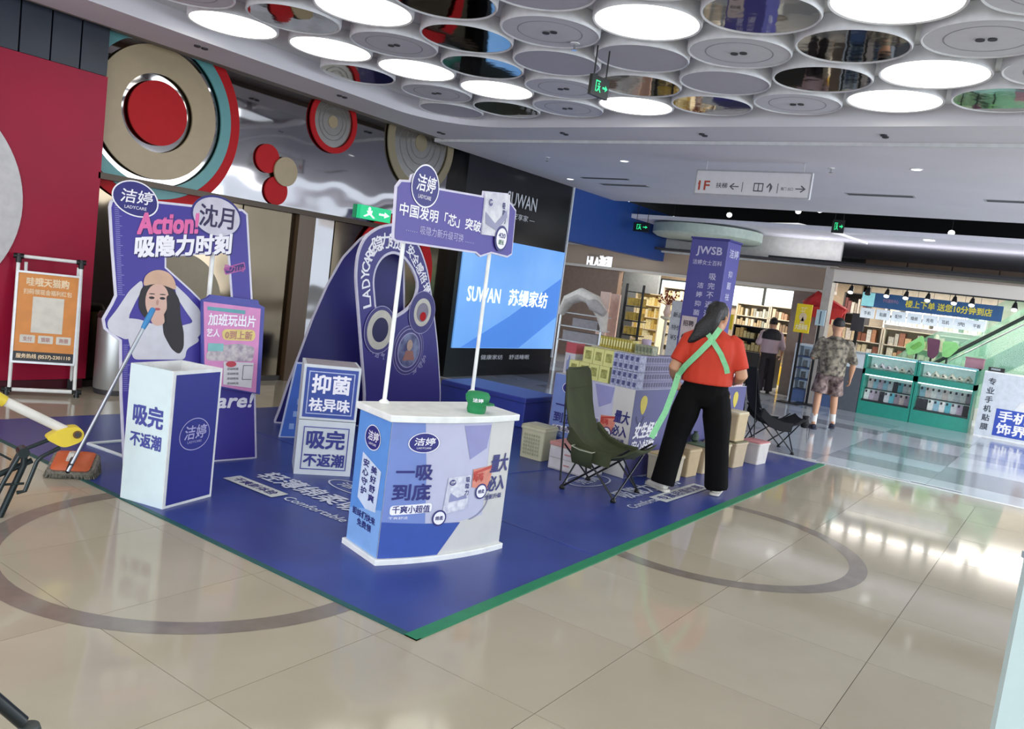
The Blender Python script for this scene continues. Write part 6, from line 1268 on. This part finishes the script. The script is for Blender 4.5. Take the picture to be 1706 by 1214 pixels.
# =================================================================== PEOPLE
def loft(mb, pts, ref=(1, 0, 0), n=16):
    """closed tube with an ellipse (a along ref, b across) at each point"""
    secs = []; m = len(pts)
    for i, (p, a, b) in enumerate(pts):
        t = V(pts[min(i + 1, m - 1)][0]) - V(pts[max(i - 1, 0)][0]); t.normalize(); u = V(ref) - t * V(ref).dot(t)
        if u.length < .05: u = t.orthogonal()
        u.normalize(); w_ = t.cross(u); secs.append([V(p) + u * a * math.cos(2 * PI * k / n) + w_ * b * math.sin(2 * PI * k / n) for k in range(n)])
    return mb.ring_sections(secs)
def skin_mesh(name, mb, m, parent, voxel=.010, smooth=4, **k):
    me = bpy.data.meshes.new('tmp'); me.from_pydata(mb.v, [], mb.f); bm = bmesh.new(); bm.from_mesh(me); bmesh.ops.recalc_face_normals(bm, faces=bm.faces)
    bm.to_mesh(me); bm.free(); o = bpy.data.objects.new('tmp', me); COL.objects.link(o)
    r = o.modifiers.new('r', 'REMESH'); r.mode = 'VOXEL'; r.voxel_size = voxel
    s_ = o.modifiers.new('s', 'SMOOTH'); s_.iterations = smooth; s_.factor = .5
    bpy.context.view_layer.update(); me2 = bpy.data.meshes.new_from_object(o.evaluated_get(bpy.context.evaluated_depsgraph_get())); bpy.data.objects.remove(o); bpy.data.meshes.remove(me)
    me2.transform(WM[parent].inverted()); me2.name = name; me2.materials.clear(); me2.materials.append(m); me2.shade_smooth(); ob = bpy.data.objects.new(name, me2); COL.objects.link(ob); ob.parent = parent; WM[ob] = WM[parent]
    for kk, vv in k.items(): ob[kk] = vv
    return ob
def hand(mb, wrist, d, palm_n, s=1.0, curl=.5, side=1):
    d = V(d).normalized(); nrm = V(palm_n); nrm = (nrm - d * nrm.dot(d)).normalized(); sd = d.cross(nrm) * side
    w_ = V(wrist); loft(mb, [(w_ - d * .02, .021 * s, .026 * s), (w_ + d * .02 * s, .017 * s, .034 * s), (w_ + d * .06 * s, .015 * s, .041 * s), (w_ + d * .085 * s, .012 * s, .038 * s)], ref=nrm, n=12)
    for i, (off, L) in enumerate(((-.030, .066), (-.010, .076), (.010, .071), (.029, .056))):
        b = w_ + d * .078 * s + sd * off * s; k1 = b + (d * math.cos(curl * .5) + nrm * math.sin(curl * .5)) * L * .42 * s; k2 = k1 + (d * math.cos(curl * 1.4) + nrm * math.sin(curl * 1.4)) * L * .33 * s; k3 = k2 + (d * math.cos(curl * 2.3) + nrm * math.sin(curl * 2.3)) * L * .25 * s
        mb.tube([b, k1, k2, k3], [.0095 * s, .009 * s, .0085 * s, .0065 * s], 8)
    b = w_ + d * .025 * s - sd * .026 * s; mb.tube([b, b + (d * .7 - sd * .7 + nrm * .2) * .035 * s, b + (d * 1.0 - sd * .8 + nrm * .5) * .058 * s], [.013 * s, .0105 * s, .008 * s], 8)
def person(label, loc, yaw, S):
    t = thing('person', label, 'person', loc, yaw); M = WM[t]; g = S.get('girth', 1.0); hs_ = S['sh']; fl_, fr_ = S['feet']; hh = S['h'] / 1.65
    T = lambda p: M @ (V(p) * hh)
    def LF(mb, pts, ref=(1, 0, 0)): loft(mb, [(T(p), a * hh, b * hh) for p, a, b in pts], ref=M.to_3x3() @ V(ref))
    hd = V(S.get('head', (0, 0, 1.50))); hy2 = S.get('headyaw', 0.0); f = V((math.cos(hy2), math.sin(hy2), 0)); sd = V((-f.y, f.x, 0))
    b = MB()
    # head, nose, ears, neck, torso
    LF(b, [(hd - V((0, 0, .115)), .055, .045), (hd + V((.012, 0, -.085)), .080, .062), (hd + V((.008, 0, -.03)), .094, .074), (hd + V((0, 0, .03)), .098, .078), (hd + V((-.004, 0, .08)), .085, .066), (hd + V((-.004, 0, .112)), .045, .035)], ref=tuple(f))
    LF(b, [(hd + f * .088 + V((0, 0, .012)), .008, .008), (hd + f * .104 + V((0, 0, -.018)), .013, .013), (hd + f * .095 + V((0, 0, -.03)), .009, .012)])
    for s in (-1, 1): LF(b, [(hd + sd * s * .072 + V((0, 0, .02)), .016, .007), (hd + sd * s * .084 + V((0, 0, 0)), .020, .009), (hd + sd * s * .074 + V((0, 0, -.035)), .010, .007)])
    LF(b, [(hd + V((-.02, 0, -.06)), .056, .056), (V((-.01, hd.y * .6, 1.36)), .058, .062), (V((-.01, 0, 1.30)), .075, .10)])
    LF(b, [((-.01, 0, 1.34), .05, .09), ((-.01, 0, 1.30), .085 * g, hs_ * .82), ((-.005, 0, 1.20), .115 * g, hs_ * .95), ((0, 0, 1.05), .12 * g, hs_ * .86), ((0, 0, .95), .118 * g, hs_ * .82), ((0, 0, .86), .13 * g, hs_ * .88), ((0, 0, .78), .11 * g, hs_ * .72)])
    for s, (ax_, el, wr, hdv, hn) in ((1, S['armL']), (-1, S['armR'])):
        LF(b, [(ax_, .052 * g, .052 * g), (V(ax_).lerp(V(el), .5), .046 * g, .044 * g), (el, .040 * g, .038 * g), (V(el).lerp(V(wr), .4), .038 * g, .036 * g), (wr, .025, .022)])
        hand(b, T(wr), M.to_3x3() @ V(hdv), M.to_3x3() @ V(hn), 1.0 * hh, .55, s)
    for s, ft in ((1, fl_), (-1, fr_)):
        hip = V((0, s * hs_ * .46, .84)); kn = V(S['knees'][0 if s > 0 else 1]); an = V((ft[0], ft[1], .09 + ft[2]))
        LF(b, [(hip, .095 * g, .088 * g), (hip.lerp(kn, .5), .078 * g, .072 * g), (kn, .056, .054), (kn.lerp(an, .35), .056, .052), (an, .034, .032)])
        LF(b, [(an + V((-.02, 0, .02)), .03, .035), (an + V((0, 0, -.045)), .035, .04), (an + V((.07, 0, -.065)), .04, .025), (an + V((.14, 0, -.075)), .035, .014)], ref=(0, 1, 0))
    skin_mesh('body', b, mat('skin', S.get('skin', 'b98a6e'), .55, noise=.04, scale=5), t, S.get('vox', .009), 3)
    e = MB()
    for s in (-1, 1): e.lathe(T(hd + f * .084 + sd * s * .032 + V((0, 0, .012))), [(.001, -.008), (.010, -.003), (.010, .003), (.001, .008)], 10)
    build('eyes', e, mat('eye_dark', '1a1410', .3), t, smooth=True)
    e = MB(); e.tube([T(hd + f * .088 + sd * q * .022 + V((0, 0, -.058 - .003 * abs(q)))) for q in (-1, 0, 1)], .005, 6); build('mouth', e, mat('lip', '8f4a42', .5), t, smooth=True)
    # shirt: trunk and sleeves in one cloth
    c = MB(); sh = S['shirt']; lo = sh['hem']; G = .018
    LF(c, [((-.01, 0, 1.375), .062, .075), ((-.012, 0, 1.345), .085, hs_ * .55), ((-.01, 0, 1.30), .10 * g + G, hs_ * .88 + G), ((-.005, 0, 1.20), .125 * g + G, hs_ * .97 + G), ((0, 0, 1.05), .13 * g + G, hs_ * .90 + G), ((0, 0, lo + .04), .135 * g + G, hs_ * .90 + G), ((0, 0, lo), .135 * g + G, hs_ * .89 + G)])
    for (ax_, el, wr, _, _) in (S['armL'], S['armR']):
        e_ = V(ax_).lerp(V(el), sh['sleeve']) if sh['sleeve'] <= 1 else V(el).lerp(V(wr), sh['sleeve'] - 1)
        LF(c, [(V(ax_) + V((0, -.05 if V(ax_).y > 0 else .05, .03)), .055 * g, .05 * g), (V(ax_) + V((0, 0, .0)), .066 * g, .060 * g)] + [(V(ax_).lerp(V(el), .5), .062 * g, .058 * g)] + ([(V(el), .062 * g, .058 * g)] if sh['sleeve'] > 1 else []) + [(e_, .060 * g, .056 * g)])
    skin_mesh('shirt', c, sh['mat'], t, .011, 5)
    # trousers or shorts
    p_ = MB(); tr_ = S['legs']; wz = lo + .05
    LF(p_, [((0, 0, wz), .125 * g, hs_ * .84), ((0, 0, .90), .132 * g, hs_ * .87), ((0, 0, .80), .13 * g, hs_ * .84), ((0, 0, .74), .10 * g, hs_ * .6)])
    for s, ft in ((1, fl_), (-1, fr_)):
        hip = V((0, s * hs_ * .45, .86)); kn = V(S['knees'][0 if s > 0 else 1]); an = V((ft[0], ft[1], .05 + ft[2])); k_ = tr_['flare']
        pts = [(hip, .115 * g, .082 * g), (hip.lerp(kn, .5), .095 * g * k_, .076 * g * k_)]
        if tr_['long']: pts += [(kn, .085 * k_, .082 * k_), (kn.lerp(an, .5), .082 * k_, .08 * k_), (an, .085 * k_, .082 * k_)]
        else: pts += [(hip.lerp(kn, .93), .092 * g * k_, .086 * g * k_)]
        LF(p_, pts)
    skin_mesh('trousers' if tr_['long'] else 'shorts', p_, tr_['mat'], t, .011, 5)
    # shoes
    for s, ft in ((1, fl_), (-1, fr_)):
        k = MB(); an = V((ft[0], ft[1], ft[2])); fy2 = math.radians(ft[3]); d_ = V((math.cos(fy2), math.sin(fy2), 0))
        pts = [(an - d_ * .06 + V((0, 0, .045)), .03, .035), (an - d_ * .03 + V((0, 0, .05)), .038, .048 if S['shoe']['high'] else .03), (an + d_ * .05 + V((0, 0, .038)), .042, .038 if S['shoe']['high'] else .025), (an + d_ * .13 + V((0, 0, .028)), .043, .026), (an + d_ * .18 + V((0, 0, .022)), .025, .014)]
        LF(k, pts, ref=(-d_.y, d_.x, 0)); sh_ = skin_mesh('shoe', k, S['shoe']['mat'], t, .009, 2)
        k = MB(); k.ring_sections([[T(an + d_ * x + V((-d_.y, d_.x, 0)) * y + V((0, 0, z))) for x, y in rnd(rect(-.085, -.042, .19, .042), .035, 4)] for z in (.001, .022)]); build('sole', k, S['shoe']['sole'], sh_, smooth=True)
        if 'sock' in S: k = MB(); kn = V(S['knees'][0 if s > 0 else 1]); aa = an + V((0, 0, .07)); LF(k, [(aa, .042, .042), (aa.lerp(kn, .18), .044, .042), (aa.lerp(kn, .36), .048, .046)]); skin_mesh('sock', k, S['sock'], t, .009, 3)
    # hair
    k = MB(); H = S['hair']
    LF(k, [(hd + f * -.018 + V((0, 0, -.02 if H != 'short' else .01)), .092, .083), (hd + f * -.022 + V((0, 0, .03)), .098, .088), (hd + f * -.012 + V((0, 0, .08)), .092, .078), (hd + f * -.008 + V((0, 0, .125)), .05, .042)], ref=tuple(f))
    if H == 'pony':
        for o_, r in ((0, .05), (.5, .035)): LF(k, [(hd + V((-.06, .02, .06)), .06, .06), (hd + V((-.105, .05, -.03)), .055, .07), (hd + V((-.115, .11, -.12)), .045, .08), (hd + V((-.125, .15, -.17)), .032, .05), (hd + V((-.125, .19, -.21)), .02, .03), (hd + V((-.125, .215, -.23)), .008, .01)], ref=(1, 0, 0))
        LF(k, [(hd + V((-.02, .05, .03)), .07, .05), (hd + V((-.04, .07, -.06)), .06, .045), (hd + V((-.07, .10, -.14)), .04, .04)])
    if H == 'bun': LF(k, [(hd + V((-.07, 0, .03)), .03, .03), (hd + V((-.11, 0, .03)), .045, .045), (hd + V((-.14, 0, .03)), .02, .02)], ref=(0, 0, 1))
    skin_mesh('hair', k, mat('hair_' + H, '151214' if H != 'short' else '1c1917', .5, noise=.2, scale=30, bump=.4, bscale=70), t, .009, 3)
    return t, T
REDT = mat('red_tshirt', 'c23318', .75, noise=.05, scale=4, bump=.25, bscale=5)
BLKT = mat('black_trousers', '0b0a0b', .9, spec=.15, noise=.08, scale=5, bump=.25, bscale=5)
WSH = mat('white_shoe', 'd9d5cc', .5); WSO = mat('white_sole', 'c9c5bc', .6)
wY = math.radians(24)
wm, T = person('person in red T-shirt with crossed green straps, back turned, beside the olive chair', (6.56, 2.53, .008), wY, dict(
    h=1.69, girth=1.28, sh=.212, head=(0.01, -.015, 1.475), headyaw=-.75, feet=((-.09, .235, 0, 38), (.09, -.215, 0, -12)), knees=((-.03, .18, .46), (.05, -.16, .46)),
    armL=((-.01, .175, 1.27), (-.05, .275, 1.02), (.16, .25, .90), (.7, -.25, -.5), (0, -.8, -.4)), armR=((-.01, -.175, 1.27), (-.03, -.27, 1.02), (.19, -.24, .95), (.9, .3, -.1), (0, .8, -.4)),
    shirt=dict(hem=.925, sleeve=.80, mat=REDT), legs=dict(long=True, flare=1.22, mat=BLKT), shoe=dict(high=True, mat=WSH, sole=WSO), hair='pony', skin='c09070'))
# green straps laid over the back of the shirt
MW = WM[wm]; MWi = MW.inverted(); STR = mat('mint_strap', '86cf98', .55, noise=.06, scale=30)
def onback(u, v, lift=.0):
    o_ = MWi @ CAM; d = MWi.to_3x3() @ ray(u, v); x = -.15
    for _ in range(6):
        p = o_ + d * ((x - o_.x) / d.x); z = p.z / (1.69 / 1.65); hw = .215 * .97 + .018 + .012; ax = .125 * 1.28 + .018 + .014
        if z > 1.28: ax = .145 - (z - 1.28) * .55 + .02; hw = .24
        y = max(-.97, min(.97, p.y / hw)); x = -ax * math.sqrt(1 - y * y)
    p.x = x - lift; return MW @ p
def ribbon(name, pts, w_, parent, m, wdir):
    a = []; b = []
    for i, p in enumerate(pts):
        t = (pts[min(i + 1, len(pts) - 1)] - pts[max(i - 1, 0)]).normalized(); sd = t.cross(wdir).normalized() * w_ / 2; a.append(p - sd); b.append(p + sd)
    n = len(pts); nn = wdir.normalized() * -.003; vs = a + b + [p + nn for p in a] + [p + nn for p in b]; fs = []
    for i in range(n - 1): fs += [(i, i + 1, n + i + 1, n + i), (2 * n + i, 3 * n + i, 3 * n + i + 1, 2 * n + i + 1), (i, 2 * n + i, 2 * n + i + 1, i + 1), (n + i, n + i + 1, 3 * n + i + 1, 3 * n + i)]
    fs += [(0, n, 3 * n, 2 * n), (n - 1, 3 * n - 1, 4 * n - 1, 2 * n - 1)]
    return build(name, MB().add(vs, fs), m, parent, smooth=True)
vd = (V((6.56, 2.53, 1.2)) - CAM)
def dens(pts, k=4):
    o_ = []
    for i in range(len(pts) - 1):
        for j in range(k): f_ = j / k; o_.append((pts[i][0] * (1 - f_) + pts[i + 1][0] * f_, pts[i][1] * (1 - f_) + pts[i + 1][1] * f_))
    return o_ + [pts[-1]]
ribbon('strap', [onback(*p, .004) for p in dens([(1173, 547), (1186, 566), (1201, 590), (1210, 612), (1212, 622)])], .042, wm, STR, vd)
pts = [onback(*p, .010) for p in dens([(1200, 547), (1186, 566), (1163, 589), (1142, 609), (1130, 624)])]
e1, e2, e3 = PX(1124, 645, pts[-1].x - .05), PX(1109, 685, pts[-1].x - .15), PX(1085, 729, pts[-1].x - .28)
ribbon('strap', pts + [pts[-1].lerp(e1, .5), e1, e1.lerp(e2, .5), e2, e2.lerp(e3, .5), e3], .048, wm, STR, vd)
bb_ = onback(1127, 628, .018); build('strap_buckle', MB().lathe(bb_, [(.001, -.008), (.008, 0), (.001, .008)], 10), BLACKM, wm)
# walking man
CAMO = mat('camo_cloth', '9a907e', .8, noise=.5, scale=16, col2='3f3a34', bump=.15, bscale=6)
CAMO2 = mat('camo_shorts', '94807a', .8, noise=.5, scale=14, col2='3a2628', bump=.15, bscale=6)
SL_ = mat('navy_slide', '22243a', .6)
mn, _ = person('person in camouflage shirt and shorts, white socks and dark slides, walking away', (12.6, 2.98, .0), math.radians(18), dict(
    h=1.68, girth=1.12, sh=.20, head=(.02, 0, 1.52), headyaw=.15, feet=((-.14, .13, .0, 18), (.03, -.14, .03, -6)), knees=((-.02, .12, .50), (.06, -.11, .50)),
    armL=((-.01, .19, 1.28), (-.02, .27, 1.03), (.20, .14, 1.08), (.8, -.5, .2), (-.2, -.3, .9)), armR=((-.01, -.19, 1.28), (-.04, -.28, 1.02), (.02, -.28, .80), (.1, 0, -1), (0, 1, 0)),
    shirt=dict(hem=.80, sleeve=1.05, mat=CAMO), legs=dict(long=False, flare=1.22, mat=CAMO2), shoe=dict(high=False, mat=SL_, sole=SL_), sock=mat('white_sock', 'd6d4d0', .8), hair='short', skin='a87c64'))
# distant shopper
PINKS = mat('mauve_top', 'b39aa0', .75, noise=.06, scale=5); 
fw, T2 = person('person in a black and mauve top and dark trousers standing at the far snack shelf', (16.4, 5.12, .0), math.radians(22), dict(
    h=1.58, girth=1.0, sh=.19, head=(.02, 0, 1.49), headyaw=0, feet=((-.03, .10, 0, 10), (.05, -.10, 0, -5)), knees=((.02, .09, .47), (.04, -.09, .47)),
    armL=((-.01, .18, 1.27), (-.02, .25, 1.04), (.19, .16, 1.02), (.9, -.3, 0), (0, -1, 0)), armR=((-.01, -.18, 1.27), (-.03, -.26, 1.02), (.10, -.26, .84), (.5, 0, -.8), (0, 1, 0)),
    shirt=dict(hem=.86, sleeve=1.3, mat=PINKS), legs=dict(long=True, flare=1.08, mat=mat('dark_plum_trousers', '241c20', .8)), shoe=dict(high=True, mat=BLACKM, sole=BLACKM), hair='bun', vox=.012))
k = MB(); loft(k, [(T2(p), a, b) for p, a, b in (((-.012, 0, 1.37), .08, .10), ((-.012, 0, 1.33), .10, .145), ((-.01, 0, 1.28), .135, .205), ((-.008, 0, 1.20), .150, .212), ((-.006, 0, 1.15), .152, .210))], ref=WM[fw].to_3x3() @ V((1, 0, 0))); skin_mesh('shirt_yoke', k, mat('black_yoke', '18151a', .75), fw, .011, 2)
